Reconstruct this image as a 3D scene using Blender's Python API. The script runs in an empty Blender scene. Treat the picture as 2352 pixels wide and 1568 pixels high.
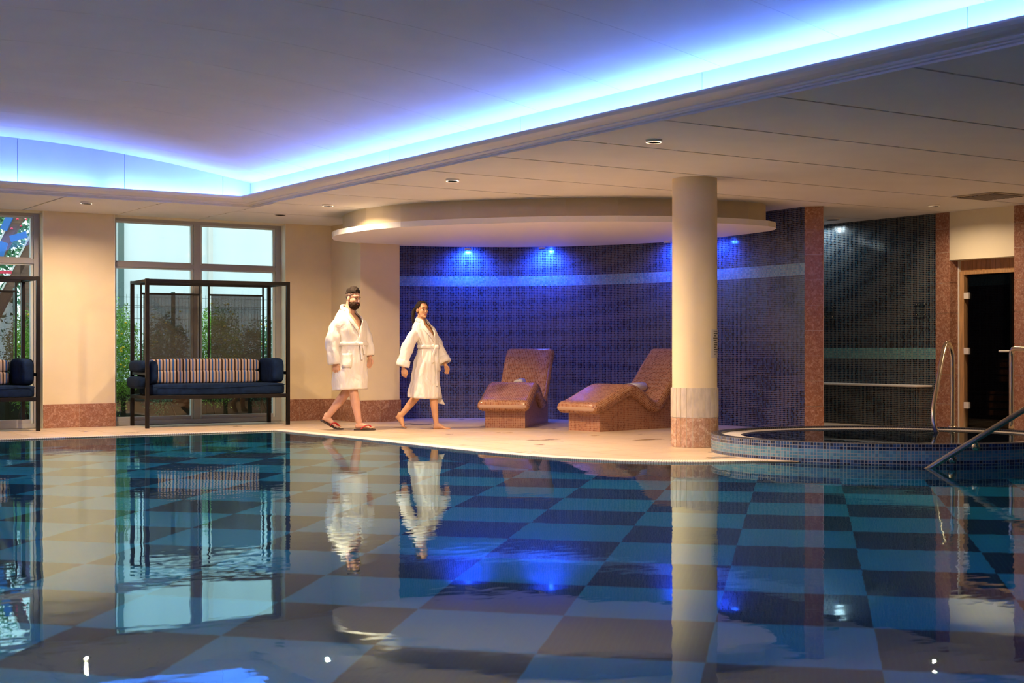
import bpy, bmesh, math, random
from mathutils import Vector, Matrix, noise
random.seed(7)
PI = math.pi
TH = math.radians(33.4)
CA, SA = math.cos(TH), math.sin(TH)
sc = bpy.context.scene
col = sc.collection

# ------------------------------------------------------------------ camera, world, exposure
cd = bpy.data.cameras.new('camera')
cd.lens = 50.0; cd.sensor_width = 36.0; cd.clip_end = 200
cd.shift_y = 20.0 / 2352.0
cd.dof.use_dof = True; cd.dof.focus_distance = 18.3; cd.dof.aperture_fstop = 4.0
cam = bpy.data.objects.new('camera', cd); col.objects.link(cam)
cam.location = (0, 0, 1.02)
cam.rotation_euler = (PI / 2, 0, -TH)
sc.camera = cam

w = bpy.data.worlds.new('sky'); sc.world = w; w.use_nodes = True
bg = w.node_tree.nodes['Background']
bg.inputs[0].default_value = (0.80, 0.97, 1.0, 1); bg.inputs[1].default_value = 2.3

sc.view_settings.view_transform = 'Standard'
sc.view_settings.look = 'None'
sc.view_settings.gamma = 1.0
sc.view_settings.exposure = 0.0
sc.view_settings.use_curve_mapping = False
sc.cycles.max_bounces = 7; sc.cycles.diffuse_bounces = 3; sc.cycles.glossy_bounces = 4; sc.cycles.transmission_bounces = 6; sc.cycles.transparent_max_bounces = 10
sc.cycles.use_adaptive_sampling = True; sc.cycles.adaptive_threshold = 0.04

WARM = (1.0, 0.70, 0.42)
LED_COL = (0.122, 0.265, 1.0)
LED_STR = 98.0
# downlights: (u, v, watts, colour, label)
DOWN = [
    (5.25, 17.45, 160, WARM, 'lit warm downlight in the ceiling in front of the cream pillar between the windows'),
    (7.86, 16.10, 175, WARM, 'lit warm downlight in the ceiling above the bearded man'),
    (7.80, 12.98, 400, WARM, 'lit warm downlight beside the coffer edge, mid-way along the pool deck'),
    (7.80, 9.60, 250, WARM, 'lit warm downlight beside the coffer edge, nearest the round column'),
    (13.3, 8.60, 55, WARM, 'warm downlight in the ceiling over the far side of the spa tub'),
    (14.2, 11.95, 60, WARM, 'warm downlight in the ceiling in front of the sauna door'),
    (-0.9, 13.6, 250, WARM, 'added warm fill downlight, out of view over the left deck, towards the windows'),  # unseen lamp added as fill light
    (-0.9, 7.6, 190, WARM, 'added warm fill downlight, out of view over the left deck, towards the camera'),  # second added fill, also out of view
]
BLUE = [(1080, 180), (1262, 180), (1560, 80), (1668, 45)]   # directions of the blue spots (see canopy)

# ------------------------------------------------------------------ helpers
def link(o, parent=None):
    col.objects.link(o)
    if parent is not None: o.parent = parent
    return o

def mesh(name, verts, faces, mat=None, parent=None, smooth=False, uvs=None):
    me = bpy.data.meshes.new(name)
    me.from_pydata([tuple(v) for v in verts], [], faces)
    if uvs is not None:
        l = me.uv_layers.new(name='UVMap')
        for p in me.polygons:
            for li in p.loop_indices:
                l.data[li].uv = uvs(me.loops[li].vertex_index, p) if callable(uvs) else uvs[me.loops[li].vertex_index]
    me.update()
    bm = bmesh.new(); bm.from_mesh(me); bmesh.ops.recalc_face_normals(bm, faces=bm.faces); bm.to_mesh(me); bm.free()
    if mat is not None: me.materials.append(mat)
    if smooth: me.polygons.foreach_set('use_smooth', [True] * len(me.polygons))
    return link(bpy.data.objects.new(name, me), parent)

def empty(name, loc=(0, 0, 0), rz=0.0):
    o = bpy.data.objects.new(name, None); col.objects.link(o)
    o.location = loc; o.rotation_euler = (0, 0, rz); o.empty_display_size = 0.1
    return o

def T(o, label, cat, group=None):
    o['label'] = label; o['category'] = cat
    if group: o['group'] = group
    return o

def S(o, label=None):
    o['kind'] = 'structure'
    if label: o['label'] = label
    return o

def boxdata(x0, x1, y0, y1, z0, z1, V=None, F=None):
    V = [] if V is None else V; F = [] if F is None else F
    b = len(V)
    V += [(x0, y0, z0), (x1, y0, z0), (x1, y1, z0), (x0, y1, z0), (x0, y0, z1), (x1, y0, z1), (x1, y1, z1), (x0, y1, z1)]
    F += [tuple(b + i for i in f) for f in ((0, 3, 2, 1), (4, 5, 6, 7), (0, 1, 5, 4), (1, 2, 6, 5), (2, 3, 7, 6), (3, 0, 4, 7))]
    return V, F

def box(name, x0, x1, y0, y1, z0, z1, mat, parent=None, bevel=0.0):
    V, F = boxdata(x0, x1, y0, y1, z0, z1)
    o = mesh(name, V, F, mat, parent)
    if bevel > 0:
        bm = bmesh.new(); bm.from_mesh(o.data)
        bmesh.ops.bevel(bm, geom=list(bm.edges), offset=bevel, segments=2, affect='EDGES', profile=0.5)
        bm.to_mesh(o.data); bm.free()
    return o

def prism(name, poly, z0, z1, mat, parent=None):
    n = len(poly)
    V = [(p[0], p[1], z0) for p in poly] + [(p[0], p[1], z1) for p in poly]
    F = [tuple(range(n))[::-1], tuple(range(n, 2 * n))] + [(i, (i + 1) % n, n + (i + 1) % n, n + i) for i in range(n)]
    o = mesh(name, V, F, mat, parent)
    if n > 4:
        bm = bmesh.new(); bm.from_mesh(o.data)
        bmesh.ops.triangulate(bm, faces=[f for f in bm.faces if len(f.verts) > 4])
        bm.to_mesh(o.data); bm.free()
    return o

def loft(rings, cap=True, closed=True, V=None, F=None):
    V = [] if V is None else V; F = [] if F is None else F
    b = len(V); n = len(rings[0])
    for r in rings: V += [tuple(p) for p in r]
    m = n if closed else n - 1
    for i in range(len(rings) - 1):
        for j in range(m):
            a = b + i * n + j; c = b + i * n + (j + 1) % n
            F.append((a, c, c + n, a + n))
    if cap and closed:
        F.append(tuple(b + j for j in range(n))[::-1])
        F.append(tuple(b + (len(rings) - 1) * n + j for j in range(n)))
    return V, F

def smooth_path(P, k=2):
    P = [Vector(p) for p in P]
    for _ in range(k):
        Q = [P[0]]
        for a, b in zip(P[:-1], P[1:]):
            Q += [a * .75 + b * .25, a * .25 + b * .75]
        Q.append(P[-1]); P = Q
    return P

def tubedata(P, R, n=10, V=None, F=None, flat=1.0, nrm=None, round_ends=False):
    """tube along points P (radius R scalar or list). flat: ratio of second axis; nrm(i)->preferred normal."""
    P = [Vector(p) for p in P]
    if not isinstance(R, (list, tuple)): R = [R] * len(P)
    R = list(R)
    if round_ends:
        d0 = (P[0] - P[1]).normalized(); d1 = (P[-1] - P[-2]).normalized(); r0, r1 = R[0], R[-1]
        pre = [(P[0] + d0 * r0 * s, r0 * math.sqrt(max(0, 1 - s * s)) + 1e-4) for s in (0.98, .8, .5)]
        post = [(P[-1] + d1 * r1 * s, r1 * math.sqrt(max(0, 1 - s * s)) + 1e-4) for s in (.5, .8, .98)]
        P = [p for p, _ in pre] + P + [p for p, _ in post]
        R = [r for _, r in pre] + R + [r for _, r in post]
    rings = []; up = None
    for i, p in enumerate(P):
        t = (P[min(i + 1, len(P) - 1)] - P[max(i - 1, 0)]).normalized()
        if nrm is not None:
            a = Vector(nrm(p)); a = (a - t * a.dot(t)).normalized()
        else:
            if up is None:
                up = Vector((0, 0, 1)) if abs(t.z) < .9 else Vector((1, 0, 0))
            a = (up - t * up.dot(t)).normalized(); up = a
        c = t.cross(a)
        rings.append([p + a * (math.cos(q) * R[i] * flat) + c * (math.sin(q) * R[i]) for q in [2 * PI * j / n for j in range(n)]])
    return loft(rings, True, True, V, F)

def tube(name, P, R, mat, parent=None, n=10, **kw):
    V, F = tubedata(P, R, n, **kw)
    return mesh(name, V, F, mat, parent, smooth=True)

def lathe(name, prof, mat, parent=None, n=32, center=(0, 0, 0), smooth=True):
    rings = [[(center[0] + r * math.cos(2 * PI * j / n), center[1] + r * math.sin(2 * PI * j / n), center[2] + z) for j in range(n)] for r, z in prof]
    V, F = loft(rings, False, True)
    return mesh(name, V, F, mat, parent, smooth)

def ellipsoid(c, r, n=20, m=14, V=None, F=None, M=None, fn=None):
    V = [] if V is None else V; F = [] if F is None else F
    rings = []
    for i in range(m + 1):
        ph = PI * (i + .02) / (m + .04)
        ring = []
        for j in range(n):
            a = 2 * PI * j / n
            d = Vector((math.sin(ph) * math.cos(a), math.sin(ph) * math.sin(a), math.cos(ph)))
            p = Vector((d.x * r[0], d.y * r[1], d.z * r[2]))
            if fn: p = fn(p, d)
            p = p + Vector(c)
            if M is not None: p = M @ p
            ring.append(p)
        rings.append(ring)
    return loft(rings, True, True, V, F)

def softbox(name, x0, x1, y0, y1, z0, z1, mat, parent=None, e=0.28, n=36, m=24, fn=None):
    cx, cy, cz = (x0 + x1) / 2, (y0 + y1) / 2, (z0 + z1) / 2
    rx, ry, rz = (x1 - x0) / 2, (y1 - y0) / 2, (z1 - z0) / 2
    sg = lambda v: math.copysign(abs(v) ** e, v)
    rings = []
    for i in range(m + 1):
        ph = -PI / 2 + PI * (i + .03) / (m + .06)
        ring = []
        for j in range(n):
            a = 2 * PI * j / n
            p = Vector((rx * sg(math.cos(ph)) * sg(math.cos(a)), ry * sg(math.cos(ph)) * sg(math.sin(a)), rz * sg(math.sin(ph))))
            if fn: p = fn(p)
            ring.append((cx + p.x, cy + p.y, cz + p.z))
        rings.append(ring)
    V, F = loft(rings, True, True)
    return mesh(name, V, F, mat, parent, smooth=True)

def camxy(X, Y, z=0.0):
    """camera-aligned metres (right, away) -> building coordinates"""
    return Vector((CA * X + SA * Y, -SA * X + CA * Y, z))

def copy_tree(o, parent=None):
    c = o.copy(); col.objects.link(c); c.parent = parent
    for ch in list(o.children):
        if ch.name != c.name: copy_tree(ch, c)
    return c

# ------------------------------------------------------------------ materials
def nodes_of(m): return m.node_tree.nodes, m.node_tree.links

def newmat(name, color=(.8, .8, .8), rough=.5, metal=0.0, spec=.5):
    m = bpy.data.materials.new(name); m.use_nodes = True
    b = m.node_tree.nodes['Principled BSDF']
    b.inputs['Base Color'].default_value = (*color, 1); b.inputs['Roughness'].default_value = rough
    b.inputs['Metallic'].default_value = metal; b.inputs['Specular IOR Level'].default_value = spec
    return m

def nd(N, t, **kw):
    n = N.new(t)
    for k, v in kw.items(): setattr(n, k, v)
    return n

def mathn(N, L, op, a, b=None, c=None):
    n = N.new('ShaderNodeMath'); n.operation = op
    for i, v in enumerate((a, b, c)):
        if v is None: continue
        if isinstance(v, (int, float)): n.inputs[i].default_value = v
        else: L.new(v, n.inputs[i])
    return n.outputs[0]

def ramp(N, L, fac, stops, interp='LINEAR'):
    r = N.new('ShaderNodeValToRGB'); r.color_ramp.interpolation = interp
    el = r.color_ramp.elements
    while len(el) < len(stops): el.new(0.5)
    for e, (p, c) in zip(el, stops): e.position = p; e.color = (*c, 1)
    L.new(fac, r.inputs[0]); return r.outputs[0]

def mixc(N, L, fac, a, b):
    m = N.new('ShaderNodeMix'); m.data_type = 'RGBA'
    for s, v in ((m.inputs[0], fac), (m.inputs[6], a), (m.inputs[7], b)):
        if isinstance(v, (int, float)): s.default_value = v
        elif isinstance(v, tuple): s.default_value = (*v, 1)
        else: L.new(v, s)
    return m.outputs[2]

def add_noise(m, scale=8, amount=.08, bump=0.0, bscale=None, detail=4, stretch=None):
    """multiply the base colour by a soft noise, optional fine bump"""
    N, L = nodes_of(m); b = N['Principled BSDF']
    c = tuple(b.inputs['Base Color'].default_value)[:3]
    g = N.new('ShaderNodeNewGeometry'); vec = g.outputs['Position']
    if stretch:
        mp = N.new('ShaderNodeMapping'); mp.inputs['Scale'].default_value = stretch; L.new(vec, mp.inputs[0]); vec = mp.outputs[0]
    t = N.new('ShaderNodeTexNoise'); t.inputs['Scale'].default_value = scale; t.inputs['Detail'].default_value = detail
    L.new(vec, t.inputs['Vector'])
    lo = tuple(max(0, x * (1 - amount)) for x in c); hi = tuple(min(1, x * (1 + amount)) for x in c)
    L.new(ramp(N, L, t.outputs[0], [(.3, lo), (.7, hi)]), b.inputs['Base Color'])
    if bump > 0:
        t2 = N.new('ShaderNodeTexNoise'); t2.inputs['Scale'].default_value = bscale or scale * 20; t2.inputs['Detail'].default_value = 3
        L.new(g.outputs['Position'], t2.inputs['Vector'])
        bp = N.new('ShaderNodeBump'); bp.inputs['Strength'].default_value = .5; bp.inputs['Distance'].default_value = bump
        L.new(t2.outputs[0], bp.inputs['Height']); L.new(bp.outputs[0], b.inputs['Normal'])
    return m

def mosaic(name, pitch, cols, grout, band=None, bandcols=None, rough=.18, gw=.16, vary=True):
    """small square glass mosaic laid out in UV metres; band = (v0, v1) rows in another colour"""
    m = newmat(name, rough=rough); N, L = nodes_of(m); b = N['Principled BSDF']
    uv = N.new('ShaderNodeUVMap'); sp = N.new('ShaderNodeSeparateXYZ'); L.new(uv.outputs[0], sp.inputs[0])
    x = mathn(N, L, 'DIVIDE', sp.outputs[0], pitch); y = mathn(N, L, 'DIVIDE', sp.outputs[1], pitch)
    fx = mathn(N, L, 'FRACT', x); fy = mathn(N, L, 'FRACT', y)
    mask = mathn(N, L, 'MULTIPLY', mathn(N, L, 'GREATER_THAN', fx, gw), mathn(N, L, 'GREATER_THAN', fy, gw))
    cb = N.new('ShaderNodeCombineXYZ'); L.new(mathn(N, L, 'FLOOR', x), cb.inputs[0]); L.new(mathn(N, L, 'FLOOR', y), cb.inputs[1])
    wn = N.new('ShaderNodeTexWhiteNoise'); wn.noise_dimensions = '2D'; L.new(cb.outputs[0], wn.inputs['Vector'])
    k = len(cols)
    tc = ramp(N, L, wn.outputs['Value'], [(i / k, c) for i, c in enumerate(cols)], 'CONSTANT')
    if band:
        ib = mathn(N, L, 'MULTIPLY', mathn(N, L, 'GREATER_THAN', sp.outputs[1], band[0]), mathn(N, L, 'LESS_THAN', sp.outputs[1], band[1]))
        k = len(bandcols)
        bc = ramp(N, L, wn.outputs['Value'], [(i / k, c) for i, c in enumerate(bandcols)], 'CONSTANT')
        tc = mixc(N, L, ib, tc, bc)
    L.new(mixc(N, L, mask, grout, tc), b.inputs['Base Color'])
    L.new(mathn(N, L, 'SUBTRACT', .75, mathn(N, L, 'MULTIPLY', mask, .75 - rough)), b.inputs['Roughness'])
    # every tile sits at a slightly different tilt
    h = mathn(N, L, 'ADD', mathn(N, L, 'MULTIPLY', mask, .6), mathn(N, L, 'MULTIPLY', wn.outputs['Value'], .4))
    bp = N.new('ShaderNodeBump'); bp.inputs['Strength'].default_value = .35; bp.inputs['Distance'].default_value = .0012
    L.new(h, bp.inputs['Height']); L.new(bp.outputs[0], b.inputs['Normal'])
    return m

def marble(name, base, light, dark, rough=.22, scale=1.0, off=0.0):
    m = newmat(name, rough=rough); N, L = nodes_of(m); b = N['Principled BSDF']
    g = N.new('ShaderNodeNewGeometry')
    mp = N.new('ShaderNodeMapping'); mp.inputs['Location'].default_value = (off, off, off); L.new(g.outputs['Position'], mp.inputs[0])
    ns = N.new('ShaderNodeTexNoise'); ns.inputs['Scale'].default_value = 11 * scale; ns.inputs['Detail'].default_value = 6; L.new(mp.outputs[0], ns.inputs['Vector'])
    av = N.new('ShaderNodeVectorMath'); av.operation = 'MULTIPLY_ADD'; L.new(ns.outputs['Color'], av.inputs[0]); av.inputs[1].default_value = (.06, .06, .06); L.new(mp.outputs[0], av.inputs[2])
    vo = N.new('ShaderNodeTexVoronoi'); vo.inputs['Scale'].default_value = 26 * scale; L.new(av.outputs[0], vo.inputs['Vector'])
    vo2 = N.new('ShaderNodeTexVoronoi'); vo2.inputs['Scale'].default_value = 62 * scale; L.new(av.outputs[0], vo2.inputs['Vector'])
    s1 = N.new('ShaderNodeSeparateColor'); L.new(vo.outputs['Color'], s1.inputs[0])
    s2 = N.new('ShaderNodeSeparateColor'); L.new(vo2.outputs['Color'], s2.inputs[0])
    c1 = ramp(N, L, s1.outputs[0], [(0, dark), (.16, base), (.72, base), (.80, light), (1, tuple(min(1, x * 1.25) for x in light))])
    c2 = ramp(N, L, s2.outputs[0], [(0, dark), (.3, base), (.7, base), (.86, light), (1, light)])
    cc = mixc(N, L, .55, c1, c2)
    cl = ramp(N, L, ns.outputs[0], [(.3, tuple(x * .75 for x in base)), (.7, tuple(min(1, x * 1.3) for x in base))])
    L.new(mixc(N, L, .25, cc, cl), b.inputs['Base Color'])
    return m

M = {}
M['cream'] = add_noise(newmat('cream_paint', (.82, .70, .47), .6, spec=.3), 3, .035)
M['cream_light'] = add_noise(newmat('pale_cream_paint', (.84, .78, .60), .6, spec=.3), 3, .03)
M['ceil'] = add_noise(newmat('white_ceiling_board', (.80, .80, .82), .65, spec=.25), 2, .025)
M['ceil_gap'] = newmat('ceiling_slot_dark', (.30, .28, .27), .7)
M['vault'] = add_noise(newmat('glow_tinted_vault_board', (.74, .77, .80), .7, spec=.2), 2, .03)  # cool tint puts the trough's blue glow into the white board colour
M['white'] = newmat('white_paint', (.86, .84, .82), .5, spec=.3)
M['trim'] = newmat('coffer_moulding_white', (.80, .79, .78), .45)
M['alu'] = newmat('window_frame_grey', (.40, .39, .38), .4)
M['alu_light'] = newmat('window_frame_pale', (.62, .68, .66), .4)
M['steel'] = newmat('brushed_steel', (.60, .52, .42), .22, metal=1.0)
M['blackmetal'] = add_noise(newmat('dark_bronze_metal', (.008, .006, .005), .45, spec=.25), 9, .5)
M['navy'] = add_noise(newmat('navy_fabric', (.007, .019, .055), .9, spec=.12), 14, .3, .001, 500)
M['skin'] = add_noise(newmat('skin', (.70, .40, .27), .5), 12, .06)
M['skin_w'] = add_noise(newmat('warm_tan_skin', (.66, .36, .20), .5), 12, .06)
M['hair'] = add_noise(newmat('dark_brown_hair', (.020, .013, .010), .75, spec=.2), 60, .6, .004, 160)
M['beard'] = add_noise(newmat('dark_brown_beard', (.040, .022, .013), .8, spec=.15), 70, .6, .004, 160)
M['hair_side'] = add_noise(newmat('short_cropped_hair', (.16, .105, .08), .7), 80, .3)
M['lip'] = newmat('lips', (.42, .12, .09), .4)
M['eye'] = newmat('eye_dark', (.02, .012, .01), .2)
M['eyewhite'] = newmat('eye_white', (.75, .70, .66), .3)
M['robe'] = newmat('white_terry_cloth', (.86, .83, .80), .95, spec=.1)
def robe_bump(m):
    N, L = nodes_of(m); b = N['Principled BSDF']; g = N.new('ShaderNodeNewGeometry')
    mp = N.new('ShaderNodeMapping'); mp.inputs['Scale'].default_value = (1, 1, .55); L.new(g.outputs['Position'], mp.inputs[0])
    a = N.new('ShaderNodeTexNoise'); a.inputs['Scale'].default_value = 9; a.inputs['Detail'].default_value = 2.5; a.inputs['Distortion'].default_value = .6; L.new(mp.outputs[0], a.inputs['Vector'])
    c = N.new('ShaderNodeTexNoise'); c.inputs['Scale'].default_value = 240; L.new(g.outputs['Position'], c.inputs['Vector'])
    h = mathn(N, L, 'ADD', mathn(N, L, 'MULTIPLY', a.outputs[0], .040), mathn(N, L, 'MULTIPLY', c.outputs[0], .0016))
    bp = N.new('ShaderNodeBump'); bp.inputs['Strength'].default_value = .8; bp.inputs['Distance'].default_value = 1.0
    L.new(h, bp.inputs['Height']); L.new(bp.outputs[0], b.inputs['Normal'])
robe_bump(M['robe'])
M['red_strap'] = newmat('red_strap', (.55, .012, .02), .5)
M['sole'] = newmat('dark_sole', (.05, .035, .03), .6)
M['towel'] = add_noise(newmat('white_towel', (.82, .80, .80), .95, spec=.1), 40, .05, .002, 300)
M['wood'] = add_noise(newmat('pale_pine', (.46, .27, .13), .5), 6, .25, stretch=(8, 8, .6))
M['wood_slat'] = add_noise(newmat('honey_pine', (.40, .21, .09), .5), 6, .25, stretch=(8, 8, .6))
M['hinge'] = newmat('white_plastic', (.72, .70, .68), .4)
M['bark'] = add_noise(newmat('brown_bark', (.10, .065, .04), .9), 14, .4)
M['leaf'] = add_noise(newmat('green_leaf', (.24, .46, .07), .55), 2.5, .55, detail=6)
M['leaf2'] = add_noise(newmat('blue_green_leaf', (.09, .27, .13), .55), 3, .5, detail=6)
M['flower'] = newmat('yellow_flower', (.85, .62, .02), .6)
M['ground'] = add_noise(newmat('brown_ground', (.055, .045, .028), .9), 3, .5)
M['paleblock'] = add_noise(newmat('pale_render', (.80, .87, .88), .8), .4, .05, stretch=(3, 3, .3))
M['timber'] = add_noise(newmat('brown_timber', (.17, .085, .055), .7), 5, .3, stretch=(1, 1, 6))
M['paleedge'] = newmat('pale_timber_edge', (.75, .74, .70), .6)
M['bluepaint'] = newmat('bright_blue_plastic', (.01, .14, .50), .35)
M['redpaint'] = newmat('red_plastic_and_glint', (.75, .03, .08), .35)
M['dark'] = newmat('black_void', (.01, .01, .01), .8)
M['baffle'] = newmat('matt_black_baffle', (0, 0, 0), 1.0, spec=0.0)
M['wire'] = newmat('green_grey_wire', (.10, .16, .15), .5)
M['sign'] = newmat('white_sign_sheet', (.62, .58, .54), .4)
M['ink'] = newmat('dark_print', (.03, .03, .03), .6)
M['vent'] = newmat('beige_vent', (.45, .40, .34), .5)

RED = ((.36, .165, .095), (.58, .36, .25), (.19, .075, .045))
M['marble'] = marble('red_brown_marble', *RED, scale=1.3)
M['marble_b'] = marble('red_brown_marble_darker', (.31, .145, .095), (.50, .32, .24), (.16, .062, .042), off=3.7, scale=1.35)
M['marble_pink'] = marble('pink_marble_strip', (.48, .29, .20), (.70, .55, .44), (.27, .12, .075), scale=1.2, off=1.3)
M['marble_pale'] = add_noise(newmat('pale_veiled_marble', (.60, .54, .47), .35), 24, .14, stretch=(1, 1, .35))
M['grout'] = newmat('pale_grout', (.60, .52, .42), .9)
NAVY = [(.012, .018, .06), (.018, .032, .10), (.008, .010, .028), (.02, .05, .14), (.012, .022, .075), (.03, .07, .16)]
SKYB = [(.16, .36, .47), (.22, .44, .54), (.11, .28, .42), (.28, .46, .54), (.18, .40, .50)]
M['mos_wall'] = mosaic('navy_mosaic_wall', .025, NAVY, (.25, .225, .29), (1.975, 2.125), SKYB)
TEAL = [(.010, .020, .045), (.014, .035, .070), (.008, .010, .020), (.018, .06, .095), (.012, .028, .055)]
M['mos_recess'] = mosaic('dark_teal_mosaic_wall', .025, TEAL, (.25, .24, .22), (.90, 1.05), [(.10, .30, .33), (.15, .38, .40), (.08, .24, .30)])
M['mos_spa'] = mosaic('blue_mosaic_spa', .0295, [(.012, .03, .10), (.02, .055, .17), (.010, .018, .06), (.03, .08, .22)], (.30, .31, .32), (.030, .118), [(.08, .25, .40), (.12, .31, .45), (.07, .21, .36)])
M['mos_rim'] = mosaic('dark_mosaic_rim', .0295, [(.012, .014, .03), (.02, .022, .045)], (.06, .06, .07))
M['mos_brown'] = mosaic('brown_mosaic_lounger', .0235, [(.30, .115, .05), (.36, .15, .07), (.21, .075, .035), (.40, .19, .10), (.27, .10, .045), (.33, .13, .06)], (.47, .30, .20), rough=.2, gw=.13)
M['mos_brown_base'] = mosaic('brown_mosaic_base', .0235, [(.34, .13, .065), (.38, .16, .085), (.26, .09, .045), (.36, .145, .075)], (.55, .36, .25), rough=.3, gw=.13)

def deck_mat():
    m = newmat('cream_stone_tile', rough=.32); N, L = nodes_of(m); b = N['Principled BSDF']
    g = N.new('ShaderNodeNewGeometry'); oi = N.new('ShaderNodeObjectInfo')
    t = N.new('ShaderNodeTexNoise'); t.inputs['Scale'].default_value = 1.6; t.inputs['Detail'].default_value = 6; L.new(g.outputs['Position'], t.inputs['Vector'])
    c = ramp(N, L, t.outputs[0], [(.3, (.58, .44, .31)), (.7, (.66, .52, .38))])
    sh = mathn(N, L, 'MULTIPLY_ADD', oi.outputs['Random'], .10, .95)
    mul = N.new('ShaderNodeVectorMath'); mul.operation = 'SCALE'; L.new(c, mul.inputs[0]); L.new(sh, mul.inputs['Scale'])
    # damp patches: a few long dark stains
    mp = N.new('ShaderNodeMapping'); mp.inputs['Scale'].default_value = (1.2, 1.6, 1); mp.inputs['Location'].default_value = (4.1, 2.3, 0); L.new(g.outputs['Position'], mp.inputs[0])
    t2 = N.new('ShaderNodeTexNoise'); t2.inputs['Scale'].default_value = 1.3; t2.inputs['Detail'].default_value = 5; L.new(mp.outputs[0], t2.inputs['Vector'])
    st = ramp(N, L, t2.outputs[0], [(.64, (0, 0, 0)), (.67, (1, 1, 1))])
    L.new(mixc(N, L, mathn(N, L, 'MULTIPLY', st, .45), mul.outputs[0], (.20, .13, .08)), b.inputs['Base Color'])
    L.new(mathn(N, L, 'SUBTRACT', .36, mathn(N, L, 'MULTIPLY', st, .26)), b.inputs['Roughness'])
    return m
M['deck'] = deck_mat()

def coping_mat():
    m = newmat('white_overflow_grating', rough=.4); N, L = nodes_of(m); b = N['Principled BSDF']
    uv = N.new('ShaderNodeUVMap'); sp = N.new('ShaderNodeSeparateXYZ'); L.new(uv.outputs[0], sp.inputs[0])
    f = mathn(N, L, 'FRACT', mathn(N, L, 'DIVIDE', sp.outputs[0], .024))
    mk = mathn(N, L, 'GREATER_THAN', f, .28)
    L.new(mixc(N, L, mk, (.42, .36, .30), (.86, .81, .74)), b.inputs['Base Color'])
    return m
M['coping'] = coping_mat()

def pool_floor_mat():
    m = newmat('pool_checker_tile', rough=.5); N, L = nodes_of(m); b = N['Principled BSDF']
    g = N.new('ShaderNodeNewGeometry'); sp = N.new('ShaderNodeSeparateXYZ'); L.new(g.outputs['Position'], sp.inputs[0])
    s = .515 * math.sqrt(2)
    u0, v0 = 7.09, 7.155        # centre of one dark square
    x = mathn(N, L, 'SUBTRACT', sp.outputs[0], u0); y = mathn(N, L, 'SUBTRACT', sp.outputs[1], v0)
    r = 1 / math.sqrt(2)
    p = mathn(N, L, 'MULTIPLY', mathn(N, L, 'ADD', x, y), r / s); q = mathn(N, L, 'MULTIPLY', mathn(N, L, 'SUBTRACT', x, y), r / s)
    fp = mathn(N, L, 'FLOOR', mathn(N, L, 'ADD', p, .5)); fq = mathn(N, L, 'FLOOR', mathn(N, L, 'ADD', q, .5))
    par = mathn(N, L, 'PINGPONG', mathn(N, L, 'ADD', fp, fq), 1.0)
    # mosaic of small tiles within the squares
    tx = mathn(N, L, 'FRACT', mathn(N, L, 'MULTIPLY', p, 24)); ty = mathn(N, L, 'FRACT', mathn(N, L, 'MULTIPLY', q, 24))
    mk = mathn(N, L, 'MULTIPLY', mathn(N, L, 'GREATER_THAN', tx, .14), mathn(N, L, 'GREATER_THAN', ty, .14))
    base = mixc(N, L, par, (.004, .05, .15), (.02, .40, .68))
    gr = mixc(N, L, par, (.02, .09, .18), (.04, .44, .68))
    L.new(mixc(N, L, mk, gr, base), b.inputs['Base Color'])
    return m
M['poolfloor'] = pool_floor_mat()
M['poolwall'] = newmat('pool_wall_tile', (.02, .25, .36), .5)

def water_mat(name, tint, amp, amp2):
    m = bpy.data.materials.new(name); m.use_nodes = True; N, L = nodes_of(m)
    N.remove(N['Principled BSDF'])
    gl = N.new('ShaderNodeBsdfGlass'); gl.inputs['IOR'].default_value = 1.333; gl.inputs['Roughness'].default_value = 0.0
    gl.inputs['Color'].default_value = (*tint, 1)
    g = N.new('ShaderNodeNewGeometry')
    a = N.new('ShaderNodeTexNoise'); a.inputs['Scale'].default_value = 2.1; a.inputs['Detail'].default_value = 1.0; L.new(g.outputs['Position'], a.inputs['Vector'])
    mp = N.new('ShaderNodeMapping'); mp.inputs['Rotation'].default_value = (0, 0, TH); mp.inputs['Scale'].default_value = (.7, 1.3, 1); L.new(g.outputs['Position'], mp.inputs[0])
    c = N.new('ShaderNodeTexNoise'); c.inputs['Scale'].default_value = 9; c.inputs['Detail'].default_value = 1.5; L.new(mp.outputs[0], c.inputs['Vector'])
    # ripples come in patches, calm in between
    e = N.new('ShaderNodeTexNoise'); e.inputs['Scale'].default_value = .33; e.inputs['Detail'].default_value = 1; L.new(g.outputs['Position'], e.inputs['Vector'])
    er = ramp(N, L, e.outputs[0], [(.40, (.25, .25, .25)), (.62, (1, 1, 1))])
    h = mathn(N, L, 'ADD', mathn(N, L, 'MULTIPLY', a.outputs[0], amp), mathn(N, L, 'MULTIPLY', mathn(N, L, 'MULTIPLY', c.outputs[0], er), amp2))
    bp = N.new('ShaderNodeBump'); bp.inputs['Strength'].default_value = 1.0; bp.inputs['Distance'].default_value = 1.0
    L.new(h, bp.inputs['Height']); L.new(bp.outputs[0], gl.inputs['Normal'])
    L.new(gl.outputs[0], N['Material Output'].inputs[0])
    return m
M['water'] = water_mat('pool_water', (.70, .95, 1.0), .0013, .0009)
M['spawater'] = water_mat('spa_water', (.6, .75, .85), .0005, .0001)

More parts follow.
